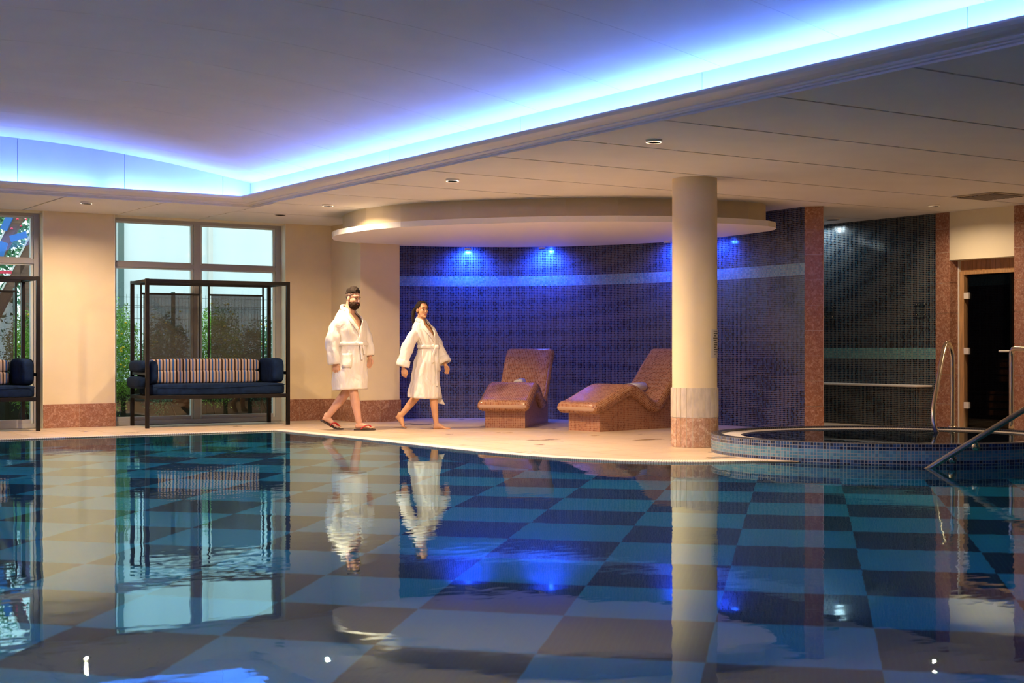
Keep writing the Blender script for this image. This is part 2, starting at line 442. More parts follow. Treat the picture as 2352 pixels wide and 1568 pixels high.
def thin_glass(name, tint, ior=1.45, mx=None):
    m = bpy.data.materials.new(name); m.use_nodes = True; N, L = nodes_of(m)
    N.remove(N['Principled BSDF'])
    tr = N.new('ShaderNodeBsdfTransparent'); tr.inputs[0].default_value = (*tint, 1)
    gs = N.new('ShaderNodeBsdfGlossy'); gs.inputs['Roughness'].default_value = 0.0; gs.inputs[0].default_value = (1, 1, 1, 1)
    fr = N.new('ShaderNodeFresnel'); g = N.new('ShaderNodeNewGeometry')
    L.new(mathn(N, L, 'MULTIPLY_ADD', g.outputs['Backfacing'], 1 / ior - ior, ior), fr.inputs[0])
    mx = N.new('ShaderNodeMixShader'); L.new(fr.outputs[0], mx.inputs[0]); L.new(tr.outputs[0], mx.inputs[1]); L.new(gs.outputs[0], mx.inputs[2])
    L.new(mx.outputs[0], N['Material Output'].inputs[0]); return m
M['glass'] = thin_glass('window_glass', (.93, .98, .98))
M['darkglass'] = thin_glass('smoked_sauna_glass', (.36, .31, .27))
M['plateglass'] = thin_glass('clear_plate', (.93, .96, .96))

def screen_mat():
    m = bpy.data.materials.new('dark_mesh_fabric'); m.use_nodes = True; N, L = nodes_of(m)
    b = N['Principled BSDF']; b.inputs['Base Color'].default_value = (.05, .042, .038, 1); b.inputs['Roughness'].default_value = .7
    tr = N.new('ShaderNodeBsdfTransparent'); mx = N.new('ShaderNodeMixShader'); mx.inputs[0].default_value = .66
    L.new(tr.outputs[0], mx.inputs[1]); L.new(b.outputs[0], mx.inputs[2]); L.new(mx.outputs[0], N['Material Output'].inputs[0]); return m
M['screen'] = screen_mat()

def stripe_mat():
    m = newmat('striped_cushion_fabric', rough=.9, spec=.2); N, L = nodes_of(m); b = N['Principled BSDF']
    tc = N.new('ShaderNodeTexCoord'); sp = N.new('ShaderNodeSeparateXYZ'); L.new(tc.outputs['Object'], sp.inputs[0])
    f = mathn(N, L, 'FRACT', mathn(N, L, 'DIVIDE', mathn(N, L, 'ADD', sp.outputs[0], 5.0), .0905))
    tan, dk, bl = (.46, .35, .29), (.030, .016, .016), (.025, .10, .33)
    c = ramp(N, L, f, [(0, tan), (.27, dk), (.49, tan), (.77, bl)], 'CONSTANT')
    L.new(c, b.inputs['Base Color']); return m
M['stripe'] = stripe_mat()

def emit(name, c, s):
    m = bpy.data.materials.new(name); m.use_nodes = True; N, L = nodes_of(m); N.remove(N['Principled BSDF'])
    e = N.new('ShaderNodeEmission'); e.inputs[0].default_value = (*c, 1); e.inputs[1].default_value = s
    L.new(e.outputs[0], N['Material Output'].inputs[0]); return m
M['led'] = emit('blue_led_strip', LED_COL, LED_STR)
M['lens'] = emit('warm_lamp_lens', (1.0, .80, .55), 22.0)
M['lens_blue'] = emit('blue_lamp_lens', (.05, .2, 1.0), 6.0)
M['lens_off'] = newmat('unlit_lens', (.30, .26, .22), .3)

# ------------------------------------------------------------------ pool and deck
ZW = -0.010
VF = round(17.06 * .981, 3)       # far pool edge
pool_edge = [(7.56, 17.06), (7.62, 16.0), (7.68, 14.8), (7.69, 13.6), (7.70, 12.9), (7.72, 12.4), (7.77, 11.9), (7.86, 11.4), (8.0, 10.97),
             (8.2, 10.57), (8.45, 10.27), (8.75, 10.05), (9.05, 9.94), (9.40, 9.87)]
pool_edge = [(round(a * .981, 3), round(b * .981, 3)) for a, b in pool_edge]
# ... then the pool laps against the near side of the spa tub
for _k in range(13):
    _a = math.radians(200 + 145 * _k / 12); _p = camxy(3.77 + 1.735 * math.cos(_a), 14.24 + 1.51 * math.sin(_a))
    pool_edge.append((_p.x, _p.y))
pool_edge += [(13.0, 8.3), (13.0, .8)]
pool = [(-.35, .8), (-.35, VF)] + pool_edge
deck_poly = [(-3, VF), (-.35, VF)] + pool_edge + [(13.0, -3), (15.3, -3), (15.3, 19.3), (-3, 19.3)]
floor = S(prism('floor', deck_poly, -.30, -.006, M['grout']), 'cream tiled pool deck')
S(box('floor', -3, -.35, -3, VF, -.30, 0, M['deck']))
S(box('floor', -.35, 13.0, -3, .8, -.30, 0, M['deck']))

def clip_cell(poly, x0, x1, y0, y1):
    def clip(P, inside, inter):
        out = []
        for i in range(len(P)):
            a, b = P[i - 1], P[i]
            if inside(b):
                if not inside(a): out.append(inter(a, b))
                out.append(b)
            elif inside(a): out.append(inter(a, b))
        return out
    def ix(v): return lambda a, b: (v, a[1] + (b[1] - a[1]) * (v - a[0]) / (b[0] - a[0]))
    def iy(v): return lambda a, b: (a[0] + (b[0] - a[0]) * (v - a[1]) / (b[1] - a[1]), v)
    P = list(poly)
    for ins, it in ((lambda p: p[0] >= x0, ix(x0)), (lambda p: p[0] <= x1, ix(x1)), (lambda p: p[1] >= y0, iy(y0)), (lambda p: p[1] <= y1, iy(y1))):
        P = clip(P, ins, it)
        if len(P) < 3: return None
    A = sum(P[i - 1][0] * P[i][1] - P[i][0] * P[i - 1][1] for i in range(len(P))) / 2
    return P if abs(A) > .003 else None

def offset_poly(pts, d):
    out = []
    for i, p in enumerate(pts):
        a = Vector(pts[max(i - 1, 0)]); b = Vector(pts[min(i + 1, len(pts) - 1)])
        t = (b - a).normalized(); out.append((p[0] - t.y * d, p[1] + t.x * d))
    return out
CW = .20
edge_out = offset_poly(pool_edge, CW); edge_out[0] = (pool_edge[0][0] + CW, VF + CW * .6)
tile_poly = [(-3, VF + CW * .6)] + [(p[0], p[1]) for p in edge_out[:12]] + [(9.7, 9.2), (15.1, 9.2), (15.1, 18.88), (-3, 18.88)]
shared = {}
TS = .5
for i in range(7, 31):
    for j in range(18, 38):
        x0, y0 = i * TS, j * TS
        if x0 < 3.5 or (x0 > 13.0 and y0 > 12.9): continue
        if math.hypot(x0 + .25 - 10.99, y0 + .25 - 9.81) < 1.1: continue
        if y0 > 16.9 and x0 > 11.6: continue
        P = clip_cell(tile_poly, x0 + .003, x0 + TS - .003, y0 + .003, y0 + TS - .003)
        if not P: continue
        if len(P) == 4 and 'full' in shared and max(p[0] for p in P) - min(p[0] for p in P) > TS - .008 and max(p[1] for p in P) - min(p[1] for p in P) > TS - .008:
            o = link(bpy.data.objects.new('floor_tile', shared['full']), floor); o.location = (x0, y0, 0)
        else:
            o = prism('floor_tile', [(p[0] - x0, p[1] - y0) for p in P], -.006, 0, M['deck'], floor); o.location = (x0, y0, 0)
            if len(P) == 4 and max(p[0] for p in P) - min(p[0] for p in P) > TS - .008 and max(p[1] for p in P) - min(p[1] for p in P) > TS - .008: shared['full'] = o.data

def strip(name, inner, outer, z0, z1, mat, parent=None):
    V = []; F = []; n = len(inner); s = [0.0]
    for a, b in zip(inner[:-1], inner[1:]): s.append(s[-1] + math.dist(a, b))
    for p in inner: V.append((p[0], p[1], z1))
    for p in outer: V.append((p[0], p[1], z1))
    for p in inner: V.append((p[0], p[1], z0))
    for i in range(n - 1):
        F.append((i, i + 1, n + i + 1, n + i)); F.append((2 * n + i, 2 * n + i + 1, i + 1, i))
    return mesh(name, V, F, mat, parent, uvs=[(x, 0) for x in s] + [(x, .2) for x in s] + [(x, 0) for x in s])
S(strip('trim_1', pool_edge[:14], edge_out[:14], -.30, .004, M['coping']), 'white overflow grating along the curved pool edge')
far_in = [(-.35, VF), pool_edge[0]]
S(strip('trim_2', far_in, [(-.35, VF + CW * .6), (pool_edge[0][0] + CW, VF + CW * .6)], -.30, .004, M['coping']), 'white overflow grating below the windows')

ZB = ZW - 1.25
basin = mesh('pool_floor', [(p[0], p[1], ZB) for p in pool], [tuple(range(len(pool)))], M['poolfloor']); S(basin, 'diagonal checker tiled pool floor')
bm = bmesh.new(); bm.from_mesh(basin.data); bmesh.ops.triangulate(bm, faces=bm.faces); bmesh.ops.recalc_face_normals(bm, faces=bm.faces)
for f in bm.faces:
    if f.normal.z < 0: f.normal_flip()
bm.to_mesh(basin.data); bm.free()
n = len(pool)
S(mesh('pool_wall', [(p[0], p[1], ZB) for p in pool] + [(p[0], p[1], -.30) for p in pool], [(i, (i + 1) % n, n + (i + 1) % n, n + i) for i in range(n)], M['poolwall']), 'tiled pool side wall')
S(mesh('pool_wall', [(p[0], p[1], -.30) for p in pool] + [(p[0], p[1], .0) for p in pool], [(i, (i + 1) % n, n + (i + 1) % n, n + i) for i in range(n) if i == 0 or i >= n - 2], M['poolwall']), 'tiled pool side wall above the water')
wat = mesh('pool_water', [(p[0], p[1], ZW) for p in pool], [tuple(range(n))], M['water'])
bm = bmesh.new(); bm.from_mesh(wat.data); bmesh.ops.triangulate(bm, faces=bm.faces)
for f in bm.faces:
    if f.normal.z < 0: f.normal_flip()
bm.to_mesh(wat.data); bm.free()
S(wat, 'still blue pool water reflecting the room'); 

# ------------------------------------------------------------------ room shell
ZC = 2.84
S(box('wall_left', -3.2, -3, -3.2, 19.3, -.3, 3.9, M['cream']), 'cream wall along the left deck')
S(box('wall_near', -3.2, 15.5, -3.2, -3, -.3, 3.9, M['cream']), 'cream wall behind the camera')

# back wall: windows between cream pillars
WF, WG = 18.88, 19.08      # wall face, glass plane
def skirting(parent, spans, face, z=.31, axis='u', mat='marble', out=.014):
    for a, b in spans:
        if axis == 'u': box('marble_slab', a + .002, b - .002, face - out, face + .002, 0.001, z, M[mat], parent)
        else: box('marble_slab', face - out, face + .002, a + .002, b - .002, 0.001, z, M[mat], parent)

p1 = S(box('wall_back', 5.115, 6.055, WF, 19.32, -.01, ZC, M['cream']), 'cream pillar between the two windows')
bb1 = S(box('baseboard_back', 5.115, 6.06, WF - .015, WF, 0, .309, M['grout']), 'red marble skirting of the cream pillar')
skirting(bb1, [(5.11, 5.585), (5.585, 6.068)], WF - .004)
p2 = S(box('wall_back', 8.545, 9.60, WF, 19.32, -.01, ZC, M['cream']), 'cream wall right of the window')
bb2 = S(box('baseboard_back', 8.545, 9.29, WF - .015, WF, 0, .309, M['grout']), 'red marble skirting right of the window')
skirting(bb2, [(8.545, 8.76), (8.76, 9.13), (9.13, 9.275)], WF - .004, mat='marble_b')
S(box('wall_back', -3, 2.6, WF, 19.32, -.01, ZC, M['cream']), 'cream wall at the far left')
S(box('wall_back', 2.6, 8.6, 19.14, 19.32, 2.80, 3.0, M['cream']), 'wall above the windows')
pier = S(box('wall_pier', 9.275, 9.90, 17.95, 19.32, -.01, ZC, M['cream']), 'projecting cream pier beside the blue mosaic')
bb3 = S(box('baseboard_pier', 9.257, 9.903, 17.931, 19.0, 0, .308, M['grout']), 'red marble skirting of the cream pier')
skirting(bb3, [(9.26, 9.575), (9.575, 9.915)], 17.942, mat='marble_b')
skirting(bb3, [(17.93, 18.42), (18.42, 18.88)], 9.268, axis='v')

def window(name, u0, u1, mull, label):
    """aluminium window wall: head, sill, jambs, transom, mullions and a pane for each light"""
    wroot = empty(name, ((u0 + u1) / 2, WG, 0)); S(wroot, label)
    ox = (u0 + u1) / 2
    def bx(nm, a, b, z0, z1, y0=-.05, y1=.05, mat='alu'): return box(nm, a - ox, b - ox, y0, y1, z0, z1, M[mat], wroot)
    bx('window_sill', u0, u1, 0.0, .06, -.06, .06)
    bx('window_head', u0, u1, 2.775, 2.83); bx('head_liner', u0, u1, 2.815, 2.84, -.17, -.05, 'cream_light')
    xs = [u0] + mull + [u1]
    bx('window_jamb', u0, u0 + .05, .06, 2.775); bx('window_jamb', u1 - .075, u1, .06, 2.775)
    bx('jamb_liner', u1 - .002, u1 + .012, 0, 2.84, -.205, -.05, 'cream_light')
    bx('jamb_liner', u0 - .012, u0 + .002, 0, 2.84, -.205, -.05, 'cream_light')
    for mu in mull:
        bx('mullion', mu - .045, mu + .045, .06, 2.775)
    for a, b in zip(xs[:-1], xs[1:]):
        a2 = a + .045; b2 = b - (.075 if b == u1 else .045)
        bx('transom', a2, b2, 2.155, 2.215, -.045, .045)
        for z0, z1 in ((.06, 2.155), (2.215, 2.775)):
            for q in ((a2, a2 + .035), (b2 - .035, b2)): bx('sash_stile', q[0], q[1], z0, z1, -.02, .03, 'alu_light')
            bx('sash_rail', a2 + .035, b2 - .035, z0, z0 + (.05 if z0 < .1 else .02), -.03, .03, 'alu'); bx('sash_rail', a2 + .035, b2 - .035, z1 - .022, z1, -.02, .03, 'alu_light')
            o = box('pane', a2 + .035 - ox, b2 - .035 - ox, 0.0, .006, z0 + .02, z1 - .022, M['glass'], wroot)
    return wroot
window('window_1', 2.6, 5.11, [3.85], 'tall window behind the left daybed')
window('window_2', 6.06, 8.54, [7.275], 'tall window behind the right daybed')

# curved mosaic wall
wall_pts = []
for px, d in ((880, 21.05), (918, 21.2), (985, 21.32), (1060, 21.36), (1120, 21.36), (1180, 21.3), (1240, 21.2), (1300, 21.05), (1360, 20.85), (1420, 20.6), (1480, 20.32), (1540, 20.02), (1595, 19.72), (1650, 19.40), (1700, 19.08), (1750, 18.74), (1800, 18.38), (1850, 18.02)):
    wall_pts.append(camxy((px - 1176) / 3267 * d, d))
W = smooth_path(wall_pts, 1)
def curved_wall(name, W, z0, z1, mat, thick=.15):
    s = [0.0]
    for a, b in zip(W[:-1], W[1:]): s.append(s[-1] + (b - a).length)
    B = []
    for i, p in enumerate(W):
        t = (W[min(i + 1, len(W) - 1)] - W[max(i - 1, 0)]).normalized(); B.append(p + Vector((-t.y, t.x, 0)) * thick)
    n = len(W)
    V = [(p.x, p.y, z0) for p in W] + [(p.x, p.y, z1) for p in W] + [(p.x, p.y, z0) for p in B] + [(p.x, p.y, z1) for p in B]
    F = []
    for i in range(n - 1):
        F += [(i, i + 1, n + i + 1, n + i), (2 * n + i, 2 * n + i + 1, 3 * n + i + 1, 3 * n + i), (n + i, n + i + 1, 3 * n + i + 1, 3 * n + i)]
    uv = [(x, z0) for x in s] + [(x, z1) for x in s] + [(x, z0) for x in s] + [(x, z1) for x in s]
    return mesh(name, V, F, mat, uvs=uv, smooth=False)
S(curved_wall('wall_curved', W, 0, ZC, M['mos_wall']), 'curved navy mosaic wall with a pale blue band')

# tall marble pillar at the end of the curve
pe = wall_pts[-1]
a0 = camxy((1848 - 1176) / 3267 * 18.03, 18.03); a1 = camxy((1890.5 - 1176) / 3267 * 17.98, 17.98)
tp = empty('marble_pillar', (a0.x, a0.y, 0), math.atan2(a1.y - a0.y, a1.x - a0.x)); S(tp, 'tall red marble pillar ending the curved wall')
PWD = (a1 - a0).length
box('core', .002, PWD + .006, -.009, .34, 0, ZC, M['grout'], tp)
zj = [0, .31, .63, .95, 1.27, 1.59, 1.91, 2.23, 2.55, ZC]
for k, (z0, z1) in enumerate(zip(zj[:-1], zj[1:])):
    e = .012 if k == 0 else 0
    box('marble_slab', -0.0, PWD + e, -.012 - e, .006, z0 + .002, z1 - .002, M['marble'], tp)
    box('marble_slab', PWD - .004, PWD + .010, .008, .34, z0 + .002, z1 - .002, M['marble_b'], tp)

# recess with dark mosaic, ledge bench
def uvwall(name, p0, p1, z0, z1, mat, thick=.12, cut=None):
    p0 = Vector((*p0, 0)); p1 = Vector((*p1, 0)); t = (p1 - p0); Ln = t.length; t.normalize(); nn = Vector((t.y, -t.x, 0)) * -thick
    V = [(p.x, p.y, z) for p in (p0, p1, p0 + nn, p1 + nn) for z in (z0, z1)]
    F = [(0, 2, 3, 1), (4, 5, 7, 6), (0, 1, 5, 4), (2, 6, 7, 3), (1, 3, 7, 5), (0, 4, 6, 2)]
    return mesh(name, V, F, mat, uvs=[(0, z0), (0, z1), (Ln, z0), (Ln, z1)] * 2)
S(uvwall('wall_recess', (15.14, 15.1), (15.14, 12.66), 0, ZC, M['mos_recess']), 'dark mosaic wall of the shower recess')
S(uvwall('wall_recess', (13.25, 15.1), (15.26, 15.1), 0, ZC, M['mos_recess']), 'side wall of the shower recess')
S(box('wall_back', 9.9, 15.5, 18.95, 19.2, -.01, ZC, M['dark']), 'hidden wall behind the mosaic')
bench = empty('tiled_bench', (14.97, 13.9, 0)); T(bench, 'low dark mosaic bench with a pale ledge top in the recess', 'bench')
def uvbox(name, x0, x1, y0, y1, z0, z1, mat, parent=None):
    V, F = boxdata(x0, x1, y0, y1, z0, z1)
    def f(vi, p):
        v = V[vi]; n_ = p.normal
        ax = max(range(3), key=lambda k: abs(n_[k]))
        return (v[1], v[2]) if ax == 0 else ((v[0], v[2]) if ax == 1 else (v[0], v[1]))
    return mesh(name, V, F, mat, parent, uvs=f)
uvbox('bench_base', -.14, .165, -1.12, 1.15, 0, .53, M['mos_rim_wall'] if 'mos_rim_wall' in M else M['mos_recess'], bench)
box('bench_top', -.16, .165, -1.14, 1.15, .53, .555, M['trim'], bench, .006)
for yv, lab in ((14.62, 'clear square plate on the recess wall beside the marble pillar'), (12.945, 'clear square plate on the recess wall beside the sauna pilaster')):
    pl = empty('wall_plate', (15.135, yv, 1.57)); T(pl, lab, 'wall plate')
    box('plate', -.022, -.016, -.085, .085, -.085, .085, M['plateglass'], pl)
    for sy in (-1, 1):
        for sz in (-1, 1): tube('stud', [(-.028, sy * .07, sz * .07), (0.004, sy * .07, sz * .07)], .007, M['steel'], pl, 8)
    for q in ((-.085, .085, .080, .085), (-.085, .085, -.085, -.080)): box('edge', -.024, -.014, q[0], q[1], q[2], q[3], M['steel'], pl)
    for q in ((-.085, -.080, -.08, .08), (.080, .085, -.08, .08)): box('edge', -.024, -.014, q[0], q[1], q[2], q[3], M['steel'], pl)

# sauna front
U0 = 15.14
pil = empty('marble_pilaster', (U0, 12.58, 0)); S(pil, 'red marble pilaster left of the sauna door')
box('core', -.003, .35, -.10, .12, 0, ZC, M['grout'], pil)
zj2 = [0, .31, .70, 1.105, 1.51, 1.908, 2.31, 2.62, ZC]
for z0, z1 in zip(zj2[:-1], zj2[1:]):
    box('marble_slab', -.006, .01, -.098, .125, z0 + .002, z1 - .002, M['marble_b'], pil)
    if z0 < 2.2: box('marble_slab', -.004, .20, -.112, -.098, z0 + .002, min(z1, 2.2) - .002, M['marble_b'], pil)
pil2 = empty('marble_pilaster', (U0, 11.2, 0)); S(pil2, 'red marble pilaster right of the sauna door')
box('core', -.003, .35, -.27, .26, 0, ZC, M['grout'], pil2)
for z0, z1 in zip(zj2[:-1], zj2[1:]):
    box('marble_slab', -.006, .01, -.27, .268, z0 + .002, z1 - .002, M['marble_b'], pil2)
S(box('wall_lintel', U0 + .0, U0 + .30, 11.47, 12.478, 2.205, ZC, M['cream_light']), 'pale cream lintel above the sauna door')
S(box('wall_right', U0 + .0, U0 + .3, -3.2, 10.93, -.3, ZC, M['cream']), 'cream wall right of the sauna')
S(box('wall_right', U0 + .15, U0 + .3, 12.7, 19.2, -.3, ZC, M['dark']), 'hidden wall behind the recess')
UD = 15.335
sd = empty('door_1', (UD, 11.9, 0)); S(sd, 'smoked glass sauna door in a pale pine frame')
for k in range(14):
    y0 = -.43 + k * .0725
    box('header_slat', 0, .02, y0 + .002, y0 + .0705, 2.06, 2.32, M['wood_slat'], sd)
box('door_frame', -.03, .05, -.43, .57, 2.015, 2.06, M['wood'], sd, .004)
box('door_frame', -.03, .05, .485, .555, 0, 2.015, M['wood'], sd, .004)
box('door_frame', -.03, .05, -.43, -.36, 0, 2.015, M['wood'], sd, .004)
box('edge_trim', -.045, .0, .556, .575, 0, 2.2, M['trim'], sd)
box('door_glass', -.012, -.004, -.355, .435, .03, 2.0, M['darkglass'], sd)
for z in (1.735, 1.008, .295): box('hinge', -.045, -.001, .405, .475, z - .042, z + .042, M['hinge'], sd, .004)
tube('handle', [(-.012, -.10, 1.008), (-.06, -.10, 1.008), (-.06, -.34, 1.008), (-.012, -.34, 1.008)], .014, M['hinge'], sd, 8)
# inside of the sauna
S(box('wall_sauna', 17.2, 17.3, 10.6, 13.2, 0, 2.3, M['wood_slat']), 'back wall inside the sauna')
S(box('wall_sauna', UD + .06, 17.3, 13.1, 13.2, 0, 2.3, M['wood_slat'])); S(box('wall_sauna', UD + .06, 17.3, 10.6, 10.7, 0, 2.3, M['wood_slat']))
S(box('ceiling_sauna', UD + .06, 17.3, 10.6, 13.2, 2.3, 2.35, M['wood_slat'])); S(box('floor_sauna', UD, 17.3, 10.6, 13.2, -.02, 0, M['ground']))
sb = empty('sauna_bench', (16.6, 11.9, 0)); T(sb, 'dim slatted pine bench behind the smoked sauna glass', 'bench')
for z, x in ((.45, -.35), (.90, .15)):
    for k in range(4): box('slat', x + k * .11, x + k * .11 + .09, -1.1, 1.1, z - .03, z, M['wood'], sb)
    for k in range(3): box('front_slat', x - .03, x, -1.1, 1.1, z - .12 - k * .10, z - .05 - k * .10, M['wood'], sb)

# ------------------------------------------------------------------ ceiling soffit with slot joints
CU0, CU1, CV0, CV1 = .0, 7.2, .9, 16.98
ceil = S(mesh('ceiling', *(lambda V, F: (V, F))(*boxdata(CU1, 15.5, -3.2, 19.3, ZC + .015, ZC + .1)), M['ceil_gap']), 'white ceiling soffit over the deck')
S(box('ceiling', -3.2, CU1, CV1, 19.3, ZC + .015, ZC + .1, M['ceil_gap'])); S(box('ceiling', -3.2, CU0, -3.2, CV1, ZC, ZC + .1, M['ceil'])); S(box('ceiling', CU0, CU1, -3.2, CV0, ZC, ZC + .1, M['ceil']))
GAP = .015
seams = [-3.2, -.08, 1.18, 2.44, 3.70, 4.96, 6.22, 7.48, 8.74, 10.0, 11.26, 12.52, 13.78, 15.04, 16.30, 17.56]
for a, b in zip(seams[:-1], seams[1:]):
    u0 = CU1 if b < 16.99 else 7.25
    box('ceiling_panel', u0 - .002, 15.3, a + GAP, b - GAP, ZC, ZC + .016, M['ceil'], ceil)
    if 6 < b < 17:
        k = 0
        while 7.6 + k * .78 < 14.2:
            box('slot_clip', 7.6 + k * .78, 7.625 + k * .78, b - GAP - .001, b + GAP + .001, ZC + .001, ZC + .014, M['ceil'], ceil); k += 1
box('ceiling_panel', 7.25, 15.3, 17.56 + GAP, 19.0, ZC, ZC + .016, M['ceil'], ceil)
for a, b in zip([-3.1, 1.2, 2.42, 3.64, 4.86, 6.07, 7.24], [1.2, 2.42, 3.64, 4.86, 6.07, 7.24, 7.25]):
    if b - a > .1: box('ceiling_panel', a + GAP, b - GAP, CV1 - .002, 19.05, ZC, ZC + .016, M['ceil'], ceil)
for u in (6.07, 7.24):
    box('lit_slot_insert', u - GAP, u + GAP, CV1 + .02, 19.0, ZC + .004, ZC + .012, M['white'], ceil)  # white insert added so these slots read as lit from the window
    for v in (17.25, 17.9, 18.5): box('slot_clip', u - GAP, u + GAP, v, v + .025, ZC + .001, ZC + .0035, M['ceil_gap'], ceil)

# coffer: moulding with a light trough, upstand, barrel vault
prof = [(0, 2.84), (0, 2.857), (.018, 2.862), (.018, 2.872), (.05, 2.874), (.062, 2.882), (.062, 2.889), (.10, 2.892), (.155, 2.902), (.195, 2.918), (.218, 2.938), (.222, 2.952), (.214, 2.954), (.205, 2.93), (.15, 2.912), (.0, 2.908)]
V = []; F = []
for w_, z in prof: V += [(CU0 + w_, CV0 + w_, z), (CU1 - w_, CV0 + w_, z), (CU1 - w_, CV1 - w_, z), (CU0 + w_, CV1 - w_, z)]
for i in range(len(prof) - 1):
    for j in range(4): F.append((4 * i + j, 4 * i + (j + 1) % 4, 4 * i + 4 + (j + 1) % 4, 4 * i + 4 + j))
S(mesh('trim_3', V, F, M['trim']), 'stepped white moulding around the ceiling coffer')
def vz(u): return 3.50 - .0273 * (u - 3.6) ** 2
UPZ = vz(CU1)
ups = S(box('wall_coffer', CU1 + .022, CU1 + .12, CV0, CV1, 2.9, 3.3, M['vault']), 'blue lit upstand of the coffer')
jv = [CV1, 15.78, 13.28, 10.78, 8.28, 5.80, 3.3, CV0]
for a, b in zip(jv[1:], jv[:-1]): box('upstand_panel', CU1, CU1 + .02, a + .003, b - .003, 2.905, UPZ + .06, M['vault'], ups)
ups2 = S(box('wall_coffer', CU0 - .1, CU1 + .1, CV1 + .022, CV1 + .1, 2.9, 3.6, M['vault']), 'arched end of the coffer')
ju = [0, 1.77, 3.04, 4.305, 5.57, 6.83, 7.2]
for a, b in zip(ju[:-1], ju[1:]):
    m_ = 8; us = [a + .003 + (b - a - .006) * k / m_ for k in range(m_ + 1)]
    poly = [(u, 2.905) for u in us] + [(u, vz(u) + .06) for u in us[::-1]]
    nn = len(poly)
    V = [(p[0], CV1, p[1]) for p in poly] + [(p[0], CV1 + .02, p[1]) for p in poly]
    F = [tuple(range(nn)), tuple(range(nn, 2 * nn))[::-1]] + [(i, (i + 1) % nn, nn + (i + 1) % nn, nn + i) for i in range(nn)]
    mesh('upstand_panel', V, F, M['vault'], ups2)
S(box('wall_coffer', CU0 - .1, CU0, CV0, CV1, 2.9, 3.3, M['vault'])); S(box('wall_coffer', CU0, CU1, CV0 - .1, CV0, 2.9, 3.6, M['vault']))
vau = empty('ceiling_vault', (3.6, 8.9, 3.4)); S(vau, 'shallow barrel vault above the pool')
vs = [CV0, 2.05, 3.25, 4.45, 5.65, 6.85, 8.05, 9.25, 10.45, 11.65, 12.85, 14.05, 15.25, 16.2, CV1]
for a, b in zip(vs[:-1], vs[1:]):
    V = []; F = []
    for k in range(33):
        u = CU0 + (CU1 - CU0) * k / 32
        z = vz(u)
        for dz in (0, .02):
            V += [(u - 3.6, a + .002 - 8.9, z + dz - 3.4), (u - 3.6, b - .002 - 8.9, z + dz - 3.4)]
    for k in range(32):
        i = 4 * k
        F += [(i, i + 1, i + 5, i + 4), (i + 2, i + 6, i + 7, i + 3), (i, i + 4, i + 6, i + 2), (i + 1, i + 3, i + 7, i + 5)]
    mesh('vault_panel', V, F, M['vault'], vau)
V = []; F = []
for k in range(33):
    u = CU0 - .1 + (CU1 - CU0 + .2) * k / 32
    V += [(u - 3.6, CV0 - .1 - 8.9, vz(u) + .025 - 3.4), (u - 3.6, CV1 + .1 - 8.9, vz(u) + .025 - 3.4)]
for k in range(32): F.append((2 * k, 2 * k + 1, 2 * k + 3, 2 * k + 2))
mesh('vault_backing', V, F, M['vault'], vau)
# LED strips hidden in the trough
def led(name, x0, x1, y0, y1, label):
    o = box(name, x0, x1, y0, y1, 2.913, 2.921, M['led']); T(o, label, 'led strip', 'blue light strips in the coffer trough'); return o
led('led_strip', CU1 - .115, CU1 - .085, CV0 + .3, CV1 - .13, 'blue light strip in the coffer trough along the deck side')
led('led_strip', CU0 + .085, CU0 + .115, CV0 + .3, CV1 - .3, 'blue light strip in the coffer trough on the far left side')
led('led_strip', 5.33, CU1 - .13, CV1 - .115, CV1 - .085, 'blue light strip at the window end, right of the dark joint')
led('led_strip', 2.6, 5.22, CV1 - .115, CV1 - .085, 'blue light strip at the window end, left of the dark joint')
led('led_strip', .2, 2.5, CV1 - .115, CV1 - .085, 'blue light strip at the window end, furthest left')
led('led_strip', .3, 6.9, CV0 + .085, CV0 + .115, 'blue light strip in the coffer trough at the camera end')

# canopy slab and drum below the soffit
def arc_pts(c, r, a0, a1, k): return [(c[0] + r * math.cos(math.radians(a0 + (a1 - a0) * i / k)), c[1] + r * math.sin(math.radians(a0 + (a1 - a0) * i / k))) for i in range(k + 1)]
def pts_px(L, z, scale=1.0):
    out = []
    for x, y in L:
        d = 3267 * (z - 1.02) / (804 - y); p = camxy((x - 1176) / 3267 * d, d); out.append((p.x, p.y))
    return out
ZS0, ZS1 = 2.535, 2.605
rim_near = [(766, 551), (762, 546), (766, 542), (778, 538.5), (800, 534.5), (850, 527.5), (920, 521.5), (990, 518), (1060, 515), (1180, 511.5), (1300, 509), (1420, 508.3), (1540, 509.5), (1650, 512.5), (1720, 516), (1765, 519.5), (1780, 522.5), (1783, 525.5)]
rim_far = [(1778, 528), (1765, 531), (1720, 537), (1650, 545), (1540, 555.5), (1420, 562), (1300, 565.8), (1180, 567.4), (1060, 567), (990, 566), (920, 564.5), (850, 560.5), (800, 556.5), (780, 554)]
slab_poly = [tuple(p[:2]) for p in pts_px(rim_near + rim_far, ZS0)]
canopy = empty('ceiling_canopy', (slab_poly[10][0] + 1, slab_poly[10][1] + 2, ZS0)); T(canopy, 'curved cream drum with a white slab hanging over the loungers', 'ceiling canopy')
co = Vector(canopy.location)
sl = prism('canopy_slab', [(p[0] - co.x, p[1] - co.y) for p in slab_poly], 0, ZS1 - ZS0, M['white'], canopy)
drum_near = [(787, 497), (792, 492), (810, 485.5), (840, 478.5), (880, 473), (920, 469), (990, 464.5), (1060, 461), (1180, 457.5), (1300, 454.6), (1420, 454), (1540, 456), (1650, 460), (1720, 464), (1752, 467), (1759, 470.5)]
dn = pts_px(drum_near, ZC)
cen = (sum(p[0] for p in slab_poly) / len(slab_poly), sum(p[1] for p in slab_poly) / len(slab_poly))
